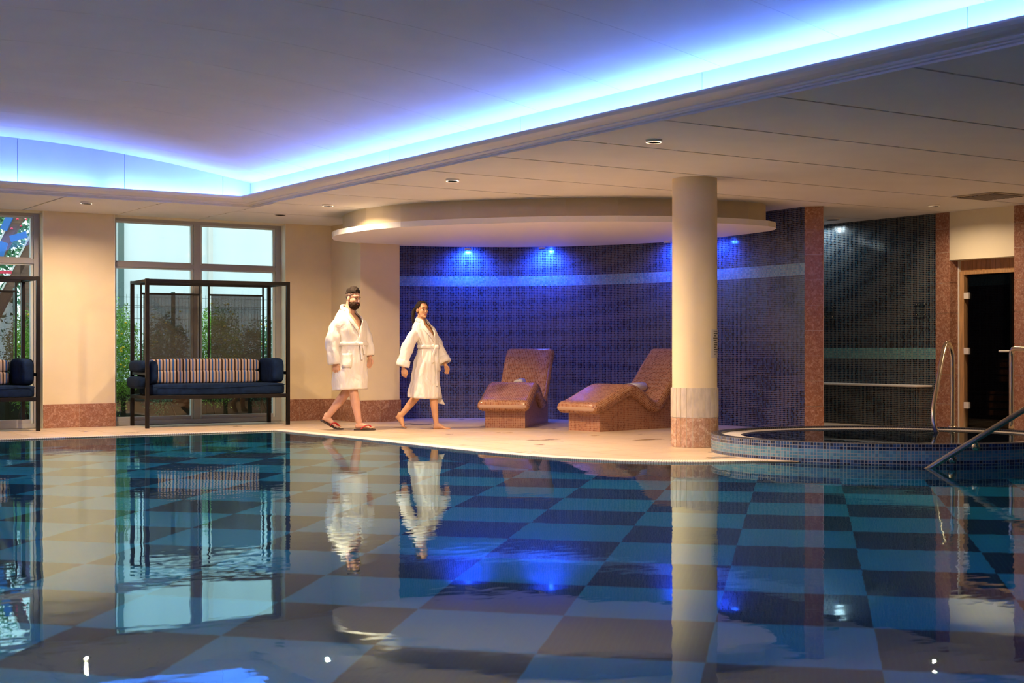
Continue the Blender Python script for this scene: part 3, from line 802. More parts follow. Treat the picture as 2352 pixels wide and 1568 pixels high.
far = [(cen[0] + (p[0] - cen[0]) * .93, cen[1] + (p[1] - cen[1]) * .93) for p in slab_poly[len(rim_near):]]
prism('canopy_drum', [(p[0] - co.x, p[1] - co.y) for p in dn + far], ZS1 - ZS0, ZC - ZS0 + .01, M['cream'], canopy)

# ------------------------------------------------------------------ lamps
def spot(name, loc, watts, colr, size=180, blend=.22, radius=.07, rot=(0, 0, 0), parent=None):
    l = bpy.data.lights.new(name, 'SPOT'); l.energy = watts; l.color = colr; l.spot_size = math.radians(size); l.spot_blend = blend; l.shadow_soft_size = radius
    o = bpy.data.objects.new(name, l); col.objects.link(o); o.location = loc; o.rotation_euler = rot
    if parent is not None: o.parent = parent
    return o
def fixture(u, v, z, lens, label, r=.072, depth=.0, group='recessed ceiling downlights'):
    d = empty('downlight', (u, v, z)); T(d, label, 'downlight', group)
    lathe('bezel', [(r * .86, -.001), (r * .88, -.024), (r * .97, -.024), (r * 1.03, .002)], M['trim'], d, 24)
    lathe('baffle', [(r * .855, -.001), (r * .875, -.0242)], M['baffle'], d, 24)
    lathe('lens', [(.0005, -.001), (r * .86, -.001)], lens, d, 24)
    return d
for u, v, wt, c, lab in DOWN:
    d = fixture(u, v, ZC, M['lens'], lab)
    al = bpy.data.lights.new('lamp', 'AREA'); al.shape = 'DISK'; al.size = .10; al.energy = wt * .56; al.color = c
    ao = bpy.data.objects.new('lamp', al); col.objects.link(ao); ao.location = (0, 0, -.004); ao.parent = d
fixture(7.845, 17.5, ZC, M['lens_off'], 'unlit ceiling downlight next to the right window head', .08)
d = fixture(14.5, 13.95, ZC, M['lens_off'], 'slim dim lamp in the ceiling of the shower recess', .10)
d = fixture(14.85, 14.70, ZC, M['lens_off'], 'small cool lamp high in the corner of the shower recess', .06)
spot('lamp', (0, 0, -.03), 24, (.70, .9, 1.0), parent=d)
for k, (px, wt) in enumerate(BLUE):
    # just inside the far edge of the slab, aimed down the mosaic
    i = min(range(len(W)), key=lambda q: abs(1176 + 3267 * (CA * W[q].x - SA * W[q].y) / (SA * W[q].x + CA * W[q].y) - px))
    t = (W[min(i + 1, len(W) - 1)] - W[max(i - 1, 0)]).normalized(); nn = Vector((t.y, -t.x, 0))
    p = W[i] + nn * .20
    names = ['leftmost blue spotlight under the canopy', 'second blue spotlight from the left under the canopy', 'blue spotlight under the canopy hidden behind the round column', 'rightmost blue spotlight under the canopy']
    f_ = fixture(p.x, p.y, ZS0 - .001, M['lens_blue'], names[k], .05, group='blue spotlights under the canopy')
    ang = math.atan2(-nn.y, -nn.x)
    spot('lamp', (0, 0, -.02), wt, (.02, .10, 1.0), 165, 1.0, .03, rot=(0, -.6, ang), parent=f_)

# vents
vt = empty('ceiling_vent', (13.93, 10.9, ZC)); T(vt, 'square slatted air vent in the ceiling before the sauna', 'vent')
box('frame', -.31, .31, -.31, .31, -.012, -.002, M['vent'], vt)
for k in range(9): box('slat', -.26, .26, -.26 + k * .06, -.225 + k * .06, -.022, -.012, M['ceil_gap'], vt)

# ------------------------------------------------------------------ column
cc = camxy((1595.5 - 1176) / 3267 * 15.12, 15.12)
column = empty('round_column', (cc.x, cc.y, 0)); S(column, 'round cream column with a banded marble foot')
lathe('column_shaft', [(.238, .60), (.238, ZC)], M['cream'], column, 64)
lathe('column_core', [(.2485, 0), (.2485, .622), (.20, .622)], M['grout'], column, 48)
NS = 24
for k in range(NS):
    a0 = 2 * PI * k / NS + .012; a1 = 2 * PI * (k + 1) / NS - .012
    for z0, z1, r1, mt, nm in ((.0, .308, .2525, M['marble_pink'], 'marble_strip'), (.312, .624, .2535, M['marble_pale'], 'pale_marble_strip')):
        V = [(r * math.cos(a), r * math.sin(a), z) for z in (z0 + .002, z1 - .001) for a, r in ((a0, .24), (a1, .24), (a1, r1), ((a0 + a1) / 2, r1), (a0, r1))]
        F = [(4, 3, 2, 1, 0), (5, 6, 7, 8, 9)] + [(i, (i + 1) % 5, 5 + (i + 1) % 5, 5 + i) for i in range(5)]
        mesh(nm, V, F, mt, column)
# notice wrapped on the column
sg = empty('notice_sign', (cc.x, cc.y, 1.09)); T(sg, 'white printed notice curved around the cream column', 'sign')
camang = math.atan2(-cc.y, -cc.x)
def curved_plate(name, a0, a1, r, z0, z1, mat, parent, th=.003):
    V = []; F = []; k = 10
    for i in range(k + 1):
        a = a0 + (a1 - a0) * i / k
        for rr in (r, r + th):
            for z in (z0, z1): V.append((rr * math.cos(a), rr * math.sin(a), z))
    for i in range(k):
        b = 4 * i
        F += [(b + 2, b + 6, b + 7, b + 3), (b, b + 1, b + 5, b + 4), (b + 1, b + 3, b + 7, b + 5), (b, b + 4, b + 6, b + 2)]
    F += [(0, 2, 3, 1), (4 * k, 4 * k + 1, 4 * k + 3, 4 * k + 2)]
    return mesh(name, V, F, mat, parent)
sa0 = camang + math.radians(46); sa1 = camang + math.radians(95)
curved_plate('sheet', sa0, sa1, .2385, -.15, .15, M['sign'], sg)
rr_ = random.Random(3)
for k in range(11):
    z = .125 - k * .024
    curved_plate('print_line', sa0 + .13 + rr_.random() * .1, sa0 + .35 + rr_.random() * .45, .2418, z, z + .009, M['ink'], sg, .0006)

# ------------------------------------------------------------------ spa tub
sp0 = camxy(3.77, 14.24)
spa = empty('spa_tub', (sp0.x, sp0.y, 0), -TH); T(spa, 'raised round spa tub faced with blue mosaic and a pale band', 'spa tub')
SPA_A, SPA_B, ZR = 1.765, 1.54, .184
def ell(k, off, z): return [((SPA_A - off) * math.cos(2 * PI * i / k), (SPA_B - off) * math.sin(2 * PI * i / k), z) for i in range(k)]
def ringmesh(name, specs, mat, uvf=None, k=128, smooth=False):
    rings = [ell(k, o, z) for o, z in specs]
    V = [p for r in rings for p in r + [r[0]]]
    n_ = k + 1; F = []
    for i in range(len(rings) - 1):
        for j in range(k): F.append((i * n_ + j, i * n_ + j + 1, (i + 1) * n_ + j + 1, (i + 1) * n_ + j))
    per = 2 * PI * math.sqrt((SPA_A ** 2 + SPA_B ** 2) / 2)
    uvs = [(per * j / k, (specs[i][1] if uvf is None else uvf(specs[i]))) for i in range(len(rings)) for j in range(n_)]
    return mesh(name, V, F, mat, spa, smooth, uvs)
ringmesh('tub_wall', [(0, ZB), (0, ZR - .006)], M['mos_spa'])
ringmesh('tub_rim', [(0, ZR - .006), (.006, ZR), (.10, ZR), (.10, ZR - .03)], M['mos_rim'], lambda s: s[0])
ringmesh('overflow_grating', [(.10, ZR - .022), (.104, ZR - .018), (.30, ZR - .018), (.30, ZR - .06)], M['coping'], lambda s: s[0])
ringmesh('inner_wall', [(.30, ZR - .06), (.302, ZR - .019), (.40, ZR - .04), (.42, .01), (1.2, .008)], M['mos_rim'], lambda s: s[0] + s[1])
V = ell(128, 1.2, .008); mesh('tub_bottom', V, [tuple(range(128))], M['mos_rim'], spa, uvs=[(p[0], p[1]) for p in V])
V = ell(128, .302, ZR - .026); wt = mesh('spa_water', V, [tuple(range(128))], M['spawater'], spa)
if wt.data.polygons[0].normal.z < 0: wt.data.flip_normals()

# steel rails
def P3(x, y, d): return camxy((x - 1176) / 3267 * d, d, 1.02 + (804 - y) / 3267 * d)
def loc_tube(name, root, P, r, mat, n=12, k=2):
    o = Vector(root.location); return tube(name, [Vector(p) - o for p in smooth_path(P, k)], r, mat, root, n)
b0 = P3(2188, 976, 15.62)
gr = empty('grab_rail', (b0.x, b0.y, ZR)); T(gr, 'bent steel grab rail with a slanted loop on the spa rim', 'handrail')
q = [P3(2188, 984, 15.5), P3(2188, 840, 15.5), P3(2187, 805, 15.5), P3(2177, 783, 15.42), P3(2168, 800, 15.34), P3(2152, 890, 15.1), P3(2143, 935, 15.0), P3(2144, 975, 14.95), P3(2152, 990, 14.95)]
q[0].z = ZR - .01; q[-1].z = ZR - .03
loc_tube('rail_tube', gr, q, .024, M['steel'], 14)
lathe('flange', [(.0, .012), (.045, .010), (.047, 0)], M['steel'], gr, 20, tuple(q[0] - Vector(gr.location) + Vector((0, 0, .012))))
gr2 = empty('grab_rail', (0, 0, ZR)); b1 = P3(2323, 984, 15.35); gr2.location = (b1.x, b1.y, ZR); T(gr2, 'upright steel grab rail with a level top at the right edge', 'handrail')
q = [P3(2323, 984, 15.35), P3(2323, 830, 15.35), P3(2323, 800, 15.35), P3(2345, 801, 15.2), P3(2420, 806, 14.7), P3(2470, 812, 14.4), P3(2490, 860, 14.3), P3(2490, 1000, 14.3)]
q[0].z = ZR - .01; q[-1].z = ZR - .01
loc_tube('rail_tube', gr2, q, .026, M['steel'], 14, 2)
b2 = P3(2200, 1040, 12.55)
pr = empty('pool_handrail', (b2.x, b2.y, 0)); T(pr, 'slanting steel handrail rising from the water beside the spa', 'handrail')
q = [P3(2090, 1102, 12.42), P3(2133, 1076, 12.42), P3(2200, 1034, 12.42), P3(2352, 941, 12.44), P3(2450, 882, 12.5), P3(2520, 850, 12.6), P3(2600, 850, 12.7)]
loc_tube('rail_tube', pr, q, .026, M['steel'], 14, 1)
for x, y in ((2192, 1056), (2246, 1027)):
    p = P3(x, y, 12.52); o_ = Vector(pr.location)
    top = P3(x - 5, y - 16, 12.44); wallp = P3(x + 4, y + 3, 12.75)
    tube('bracket', [top - o_, p - o_, wallp - o_], .012, M['steel'], pr, 8)
    dvec = camxy(0, 1) * 1.0
    tube('bracket_flange', [p - o_ + dvec * .045, p - o_ + dvec * .075], .036, M['steel'], pr, 16)

# ------------------------------------------------------------------ mosaic loungers
def lounger(X, Y, phi, label):
    """X, Y: camera-frame metres of the right front base corner; phi: heading to the right of the view"""
    o = camxy(X, Y)
    L_ = camxy(math.sin(phi), math.cos(phi)); rz = math.atan2(L_.y, L_.x)
    root = empty('mosaic_lounger', (o.x, o.y, 0), rz); T(root, label, 'lounger', 'heated mosaic loungers under the canopy')
    BWd, WDT = .535, .70
    ctr = smooth_path([(.0, 0, .300), (.10, 0, .320), (.50, 0, .485), (.62, 0, .52), (.74, 0, .49), (1.0, 0, .325), (1.10, 0, .285), (1.20, 0, .315), (1.42, 0, .56), (1.62, 0, .80), (1.80, 0, .975)], 2)
    yc = BWd / 2; th = .078
    # cross-section: rounded rectangle, perimeter parameter for uv
    def section():
        pts = []; hw = WDT / 2; r = .07
        for k in range(9): a = PI / 2 - PI * k / 8; pts.append((hw - r + r * math.cos(a), th * math.sin(a)))
        for k in range(9): a = -PI / 2 - PI * k / 8; pts.append((-(hw - r) + r * math.cos(a), th * math.sin(a)))
        return pts
    sec = section(); n_ = len(sec)
    per = [0.0]
    for a, b in zip(sec, sec[1:] + sec[:1]): per.append(per[-1] + math.dist(a, b))
    st = []
    s = 0.0
    d0 = (ctr[0] - ctr[1]).normalized(); d1 = (ctr[-1] - ctr[-2]).normalized()
    for e in (.97, .8, .5): st.append((ctr[0] + d0 * th * e, math.sqrt(1 - e * e), d0 * -1))
    for i, p in enumerate(ctr):
        t = (ctr[min(i + 1, len(ctr) - 1)] - ctr[max(i - 1, 0)]).normalized(); st.append((p, 1.0, t))
    for e in (.4, .7, .92): st.append((ctr[-1] + d1 * .05 * e, math.sqrt(1 - e * e * .8), d1))
    V = []; UV = []; F = []; prev = None
    for p, sc_, t in st:
        if prev is not None: s += (p - prev).length + .0
        prev = p; nrm_ = Vector((-t.z, 0, t.x))
        ins = 1 - (1 - sc_) * .12
        for j in range(n_ + 1):
            x_, z_ = sec[j % n_]
            V.append(p + nrm_ * (z_ * sc_) + Vector((0, yc + x_ * ins, 0))); UV.append((per[j], s))
    m_ = n_ + 1
    for i in range(len(st) - 1):
        for j in range(n_): F.append((i * m_ + j, i * m_ + j + 1, (i + 1) * m_ + j + 1, (i + 1) * m_ + j))
    F.append(tuple(range(n_))[::-1]); F.append(tuple((len(st) - 1) * m_ + j for j in range(n_)))
    mesh('lounger_body', V, F, M['mos_brown'], root, True, UV)
    # solid base below the slab
    top = [p for p in ctr if .10 <= p.x <= 1.66]
    poly = [(.085, 0.0), (1.72, 0.0), (1.72, top[-1].z + .02)] + [(p.x, p.z) for p in top[::-1]] + [(.085, top[0].z - .02)]
    k = len(poly)
    V = [(p[0], 0.0, p[1]) for p in poly] + [(p[0], BWd, p[1]) for p in poly]
    F = [tuple(range(k)), tuple(range(k, 2 * k))[::-1]] + [(i, (i + 1) % k, k + (i + 1) % k, k + i) for i in range(k)]
    def f(vi, pol):
        v = V[vi]; return (v[0], v[2]) if abs(pol.normal.y) > .7 else (v[1], v[2])
    ob = mesh('lounger_base', V, F, M['mos_brown_base'], root, False, f)
    bm = bmesh.new(); bm.from_mesh(ob.data); bmesh.ops.triangulate(bm, faces=[q_ for q_ in bm.faces if len(q_.verts) > 4]); bm.to_mesh(ob.data); bm.free()
    return root, rz
la, ra = lounger(.153, 18.50, math.radians(12), 'brown mosaic lounger seen from its foot end, left of the two')
lb, rb = lounger(1.034, 17.68, math.radians(46), 'brown mosaic lounger partly hidden by the round column')

def rolled_towel(parent, label, z=.525, y0=.27, s0=.88, s1=1.24):
    base = parent.matrix_basis @ Vector((1.0, y0, z))
    root = empty('rolled_towel', base, parent.rotation_euler.z); T(root, label, 'towel', 'white towels rolled up on the loungers')
    k = 60; V = []; F = []; r0, r1 = .012, .056; turns = 4.2
    prof_ = []
    for i in range(k + 1):
        a = 2 * PI * turns * i / k; r = r0 + (r1 - r0) * i / k; prof_.append((r * math.cos(a), r * math.sin(a)))
    for side in (s0 - 1.0, s1 - 1.0):
        for y_, z_ in prof_: V.append((side, y_, z_ + .022 * (side > 0)))
    for i in range(k): F.append((i, i + 1, k + 2 + i, k + 1 + i))
    o = mesh('towel_sheet', V, F, M['towel'], root, True)
    md = o.modifiers.new('thick', 'SOLIDIFY'); md.thickness = .009; md.offset = 0
    return root
bpy.context.view_layer.update()
rolled_towel(la, 'small rolled white towel peeping over the knee of the left lounger', .560)
rolled_towel(lb, 'rolled white towel lying on the lounger next to the column')

# ------------------------------------------------------------------ daybeds
def daybed(loc, rz, label):
    root = empty('canopy_daybed', loc, rz); T(root, label, 'daybed', 'four post daybeds in front of the windows')
    HW, HD, H, t = .965, .39, 1.955, .024
    bx = lambda nm, *a, mat='blackmetal', par=root, bev=.003: box(nm, *a, M[mat], par, bev)
    for sx in (-1, 1):
        for sy in (-1, 1):
            bx('post', sx * HW - t, sx * HW + t, sy * HD - t, sy * HD + t, 0, H)
    for sy in (-1, 1):
        bx('top_rail', -HW + t, HW - t, sy * HD - t * .9, sy * HD + t * .9, H - .05, H - .003)
        bx('seat_rail', -HW + t, HW - t, sy * HD - t * .9, sy * HD + t * .9, .375, .425)
    for sx in (-1, 1):
        bx('top_rail', sx * HW - t * .9, sx * HW + t * .9, -HD + t, HD - t, H - .045, H - .006)
        bx('seat_rail', sx * HW - t * .9, sx * HW + t * .9, -HD + t, HD - t, .378, .422)
        bx('arm_rail', sx * HW - .012, sx * HW + .012, -HD + t, HD - t, .69, .73)
    for k in range(9): bx('base_slat', -HW + .05 + k * .21, -HW + .12 + k * .21, -HD + t, HD - t, .385, .405)
    for x0, x1 in ((-.855, -.045), (.085, .865)):
        sp_ = None
        for q_ in (x0, x1): bx('screen_post', q_ - .011, q_ + .011, HD - .045, HD - .023, .42, H - .05)
        bx('screen_bar', x0 + .011, x1 - .011, HD - .046, HD - .022, 1.775, 1.80)
        bx('screen_bar', x0 + .011, x1 - .011, HD - .046, HD - .022, .47, .49)
        box('mesh_screen', x0 + .03, x1 - .03, HD - .036, HD - .034, .49, 1.775, M['screen'], root)
    # seat
    softbox('seat_cushion', -.90, .935, -.415, .36, .425, .575, M['navy'], root, .16, 48, 20)
    tube('piping', [(-.88, -.412, .535), (-.3, -.418, .515), (.3, -.418, .53), (.92, -.412, .555)], .005, M['navy'], root, 6)
    # back cushion sewn into two rolls
    def wob(p): return Vector((p.x, p.y * (1 - .05 * math.cos(p.x * 2 * PI / .26)), p.z))
    bc = softbox('back_cushion', -.80, .745, .10, .33, .727, .905, M['stripe'], root, .34, 80, 28, wob)
    softbox('lower_roll', -.805, .75, .085, .33, .566, .752, M['stripe'], bc, .34, 80, 28, wob)
    # arm pads: navy rolls draped over the side rails
    def tuft(p):
        d = 1.0
        for yy in (-.16, .10):
            d -= .25 * math.exp(-((p.y - yy) ** 2 + (p.z - .0) ** 2) / .004)
        return Vector((p.x * d, p.y, p.z))
    softbox('arm_cushion', .765, .945, -.36, .34, .57, .915, M['navy'], root, .42, 40, 30, tuft)
    softbox('arm_cushion', -.925, -.79, -.36, .34, .565, .885, M['navy'], root, .45, 40, 30, tuft)
    softbox('arm_roll', -1.05, -.90, -.35, .33, .725, .885, M['navy'], root, .6, 30, 20)
    softbox('arm_roll', -1.08, -.92, -.36, .34, .51, .675, M['navy'], root, .6, 30, 20)
    return root
daybed((7.235, 18.43, 0), math.radians(-4.5), 'dark metal daybed with navy cushions and striped backrest, in full view')
daybed((3.94, 18.72, 0), math.radians(-1.0), 'dark metal daybed cut off by the left edge of the picture')

# ------------------------------------------------------------------ people
def remeshed(name, V, F, voxel, mat, loc, rz):
    me = bpy.data.meshes.new(name + '_raw'); me.from_pydata([tuple(v) for v in V], [], F); me.update()
    bm = bmesh.new(); bm.from_mesh(me); bmesh.ops.recalc_face_normals(bm, faces=bm.faces); bm.to_mesh(me); bm.free()
    o = bpy.data.objects.new(name, me); col.objects.link(o)
    r = o.modifiers.new('r', 'REMESH'); r.mode = 'VOXEL'; r.voxel_size = voxel
    s_ = o.modifiers.new('s', 'SMOOTH'); s_.factor = .5; s_.iterations = 3
    dg = bpy.context.evaluated_depsgraph_get()
    me2 = bpy.data.meshes.new_from_object(o.evaluated_get(dg)); o.modifiers.clear(); o.data = me2
    me2.name = name; me2.materials.clear(); me2.materials.append(mat)
    me2.polygons.foreach_set('use_smooth', [True] * len(me2.polygons))
    o.location = loc; o.rotation_euler = (0, 0, rz)
    return o

def limb(V, F, pts, rad, n=14):
    """tapered limb through joints, radii interpolated on a smoothed path"""
    P = []; R = []
    for i in range(len(pts) - 1):
        a, b = Vector(pts[i]), Vector(pts[i + 1])
        for k in range(4): P.append(a.lerp(b, k / 4)); R.append(rad[i] + (rad[i + 1] - rad[i]) * k / 4)
    P.append(Vector(pts[-1])); R.append(rad[-1])
    for _ in range(2):
        P = [P[0]] + [(P[i - 1] + P[i] * 2 + P[i + 1]) / 4 for i in range(1, len(P) - 1)] + [P[-1]]
    tubedata(P, R, n, V, F, round_ends=True)

def hand(V, F, wrist, down, side, palm, s=1.0, curl=.5):
    """wrist point, down = along the fingers, side = towards the thumb, palm = palm normal"""
    d, sd, pn = Vector(down).normalized(), Vector(side).normalized(), Vector(palm).normalized()
    W_ = Vector(wrist)
    # palm as a flattened loft
    rings = []
    for q, hw, ht in ((-.02, .026, .020), (.01, .030, .017), (.045, .041, .015), (.075, .042, .014), (.092, .036, .011)):
        rings.append([W_ + d * (q * s) + sd * (math.cos(a) * hw * s) + pn * (math.sin(a) * ht * s) for a in [2 * PI * j / 14 for j in range(14)]])
    loft(rings, True, True, V, F)
    for k, (off, ln) in enumerate(((.031, .072), (.011, .080), (-.010, .074), (-.030, .058))):
        p = W_ + d * (.082 * s) + sd * (off * s); P = [p - d * .01 * s]; ang = 0.12
        dirv = d.copy()
        for seg in (.45, .32, .23):
            ang += curl * (.55 + .12 * k)
            dirv = d * math.cos(ang) + pn * math.sin(ang)
            P.append(P[-1] + dirv * (ln * seg * s + .004))
        tubedata(P, [.0095 * s, .0092 * s, .0085 * s, .007 * s], 10, V, F, round_ends=True)
    tb = [W_ + d * (.02 * s) + sd * (.026 * s), W_ + d * (.05 * s) + sd * (.052 * s) + pn * .008 * s, W_ + d * (.082 * s) + sd * (.056 * s) + pn * (.02 * s), W_ + d * (.105 * s) + sd * (.048 * s) + pn * (.03 * s)]
    tubedata(tb, [.013 * s, .012 * s, .0105 * s, .008 * s], 10, V, F, round_ends=True)

def foot(V, F, ankle, heel, ball, toe, wd=.045, side=(0, 1, 0)):
    A, H_, B_, T_ = [Vector(p) for p in (ankle, heel, ball, toe)]
    sd = Vector(side)
    fwd = (B_ - H_).normalized()
    up = A - (H_ + B_) / 2; up = (up - fwd * up.dot(fwd)).normalized()
    rings = []
    stations = [(H_ - fwd * .012 + up * .022, .018, .022), (H_ + up * .028, .031, .034), (H_.lerp(B_, .25) + up * .040, .034, .045), (H_.lerp(B_, .5) + up * .034, .036, .038), (H_.lerp(B_, .78) + up * .022, .044, .027), (B_ + up * .014, .046, .019)]
    for p, hw, ht in stations:
        rings.append([p + sd * (math.cos(a) * hw * wd / .045) + up * (math.sin(a) * ht) for a in [2 * PI * j / 14 for j in range(14)]])
    loft(rings, True, True, V, F)
    limb(V, F, [A + Vector((0, 0, .03)), A, H_.lerp(B_, .16) + up * .03], [.036 * wd / .045, .036 * wd / .045, .032 * wd / .045])
    tl = T_ - B_
    for k, (o_, l_, r_) in enumerate(((.030, 1.0, .0125), (.012, .96, .0095), (-.004, .88, .009), (-.019, .78, .0085), (-.033, .62, .008))):
        b_ = B_ + sd * (o_ * wd / .045) + Vector((0, 0, .012))
        tubedata([b_ - tl * .2, b_ + tl * .45 * l_, b_ + tl * .9 * l_ - Vector((0, 0, .004))], [r_ * 1.1, r_, r_ * .85], 10, V, F, round_ends=True)

def frame(alpha, pitch=0.0):
    """alpha: how far the figure is turned from 'right' towards the viewer"""
    f = Vector((math.cos(alpha) * math.cos(pitch), -math.sin(alpha) * math.cos(pitch), math.sin(pitch)))
    l = Vector((math.sin(alpha), math.cos(alpha), 0)); u = f.cross(l)
    return f, l, u

def head_geo(V, F, O, fr, s=1.0, jaw=1.0, neck=None, nr=.058, fem=0.0):
    f, l, u = fr
    Mx = Matrix((( f.x, l.x, u.x, O[0]), (f.y, l.y, u.y, O[1]), (f.z, l.z, u.z, O[2]), (0, 0, 0, 1)))
    E_ = lambda c, r, **k: ellipsoid([x * s for x in c], [x * s for x in r], V=V, F=F, M=Mx, **k)
    E_((-.014, 0, .030), (.098, .077, .088)); E_((.022, 0, -.028), (.066, .063 * jaw, .080)); E_((.032, 0, -.078), (.052, .049 * jaw, .038))
    E_((.058, 0, .030), (.036, .054, .030)); E_((.078 - .008 * fem, 0, .022), (.014, .044, .009))
    for k in (-1, 1):
        E_((.056, k * .034, -.022), (.030, .022, .026)); E_((-.006, k * .077, -.012), (.020, .008, .030))
    E_((.080, 0, -.070), (.013, .023, .010)); E_((.076, 0, -.100), (.016, .020, .014))
    w2 = lambda p: Mx @ Vector([x * s for x in p])
    tubedata([w2((.082, 0, .010)), w2((.100 - .006 * fem, 0, -.018)), w2((.104 - .006 * fem, 0, -.034))], [.008 * s, (.011 - .003 * fem) * s, (.014 - .004 * fem) * s], 10, V, F, round_ends=True)
    for k in (-1, 1): E_((.090 - .004 * fem, k * (.012 - .002 * fem), -.038), (.010, .008 - .002 * fem, .008 - .002 * fem))
    if neck is not None: limb(V, F, [w2((-.028, 0, -.02)), w2((-.030, 0, -.09)), neck], [nr * .95, nr, nr * 1.2])
    return Mx

def patch(name, Mx, c, r, keep, mat, parent, s=1.0, fn=None, n=44, m=34):
    V, F = ellipsoid([0, 0, 0], [x * s for x in r], n=n, m=m)
    out = []
    c = [x * s for x in c]
    for v in V:
        p = Vector(v) + Vector(c)
        if fn: p = fn(p / s) * s
        out.append(p)
    F2 = []
    for fc in F:
        q = sum((out[i] for i in fc), Vector()) / len(fc) / s
        if keep(q): F2.append(fc)
    used = sorted({i for fc in F2 for i in fc}); mp = {i: k for k, i in enumerate(used)}
    o = mesh(name, [Mx @ out[i] for i in used], [tuple(mp[i] for i in fc) for fc in F2], mat, parent, smooth=True)
    md = o.modifiers.new('thick', 'SOLIDIFY'); md.thickness = .006; md.offset = -1
    return o

def robe_body(rings, fr, opening, parent, folds, n=72, name='robe'):
    """rings: (z, cx, cy, a forward, b sideways, tilt); opening(z) half angle left open at the front"""
    f, l, _ = fr
    V = []; F = []; R = []
    zs = []
    K = 5
    full = []
    for i in range(len(rings) - 1):
        for k in range(K): full.append([rings[i][j] + (rings[i + 1][j] - rings[i][j]) * (k / K) for j in range(6)])
    full.append(list(rings[-1]))
    for _ in range(3):
        full = [full[0]] + [[(full[i - 1][j] + 2 * full[i][j] + full[i + 1][j]) / 4 for j in range(6)] for i in range(1, len(full) - 1)] + [full[-1]]
    def wrinkle(th, z, cx): return noise.noise(Vector((math.cos(th) * 2.2, math.sin(th) * 2.2, z * 5.0 + cx * 31))) * .018 + abs(noise.noise(Vector((math.cos(th) * 4.5 + 7, math.sin(th) * 4.5, z * 3.2 + cx * 9)))) * .022 * min(1, max(0, (1.55 - z) * 4))
    for z, cx, cy, a, b, tilt in full:
        row = []
        for j in range(n):
            th = 2 * PI * j / n
            g = 1 + folds(th, z)
            nv = wrinkle(th, z, cx)
            p = Vector((cx, cy, z - tilt * math.cos(th))) + f * (math.cos(th) * (a * g + nv)) + l * (math.sin(th) * (b * g + nv))
            row.append(p)
        R.append(row)
    for row in R: V += row
    for i in range(len(R) - 1):
        for j in range(n):
            th = 2 * PI * (j + .5) / n; th = th if th < PI else th - 2 * PI
            if abs(th) < opening((full[i][0] + full[i + 1][0]) / 2): continue
            F.append((i * n + j, i * n + (j + 1) % n, (i + 1) * n + (j + 1) % n, (i + 1) * n + j))
    o = mesh(name, V, F, M['robe'], parent, True)
    md = o.modifiers.new('thick', 'SOLIDIFY'); md.thickness = .010; md.offset = -1
    def at(th, z, off=.0):
        i = min(range(len(full)), key=lambda q: abs(full[q][0] - z)); _, cx, cy, a, b, tilt = full[i]
        g = 1 + folds(th, z); off += wrinkle(th, z, cx)
        return Vector((cx, cy, z - tilt * math.cos(th))) + f * (math.cos(th) * (a * g + off)) + l * (math.sin(th) * (b * g + off))
    return o, at

def sleeve(parent, pts, rad, cuff, seed):
    P = []; R = []
    for i in range(len(pts) - 1):
        a, b = Vector(pts[i]), Vector(pts[i + 1])
        for k in range(8): P.append(a.lerp(b, k / 8)); R.append(rad[i] + (rad[i + 1] - rad[i]) * k / 8)
    P.append(Vector(pts[-1])); R.append(rad[-1])
    for _ in range(5):
        P = [P[0]] + [(P[i - 1] + P[i] * 2 + P[i + 1]) / 4 for i in range(1, len(P) - 1)] + [P[-1]]
        R = [R[0]] + [(R[i - 1] + R[i] * 2 + R[i + 1]) / 4 for i in range(1, len(R) - 1)] + [R[-1]]
    rings = []; n = 32; up = None
    for i, p in enumerate(P):
        t = (P[min(i + 1, len(P) - 1)] - P[max(i - 1, 0)]).normalized()
        up = Vector((1, 0, 0)) if up is None else up
        a = (up - t * up.dot(t)).normalized(); up = a; c = t.cross(a)
        rings.append([p + (a * math.cos(q) + c * math.sin(q)) * (R[i] * (1 + .07 * math.sin(3 * q + i * .25 + seed) + .06 * math.sin(i * .9 + 2 * math.sin(q + seed)) + .14 * min(1, i / 5) * noise.noise(Vector((math.cos(q) * 1.6 + seed * 5, math.sin(q) * 1.6, i * .33))))) for q in [2 * PI * j / n for j in range(n)]])
    V, F = loft(rings, False, True)
    F.append(tuple(range(n)))
    o = mesh('sleeve', V, F, M['robe'], parent, True)
    md = o.modifiers.new('thick', 'SOLIDIFY'); md.thickness = .012; md.offset = -1
    if cuff:
        k = len(P) - 1; t = (P[k] - P[k - 1]).normalized()
        a = (up - t * up.dot(t)).normalized(); c = t.cross(a)
        ring = lambda q, r_: [P[k] + t * q + (a * math.cos(x) + c * math.sin(x)) * r_ for x in [2 * PI * j / n for j in range(n)]]
        V, F = loft([ring(-.085, R[k] + .004), ring(-.08, R[k] + .014), ring(-.02, R[k] + .018), ring(.004, R[k] + .012), ring(.006, R[k] - .006), ring(-.03, R[k] - .012)], False, True)
        mesh('cuff', V, F, M['robe'], o, True)
    return o

def ribbon(name, P, wd, th, normal, parent, mat=None, k=2):
    return tube(name, smooth_path(P, k), wd, mat or M['robe'], parent, 12, flat=th / wd, nrm=normal)

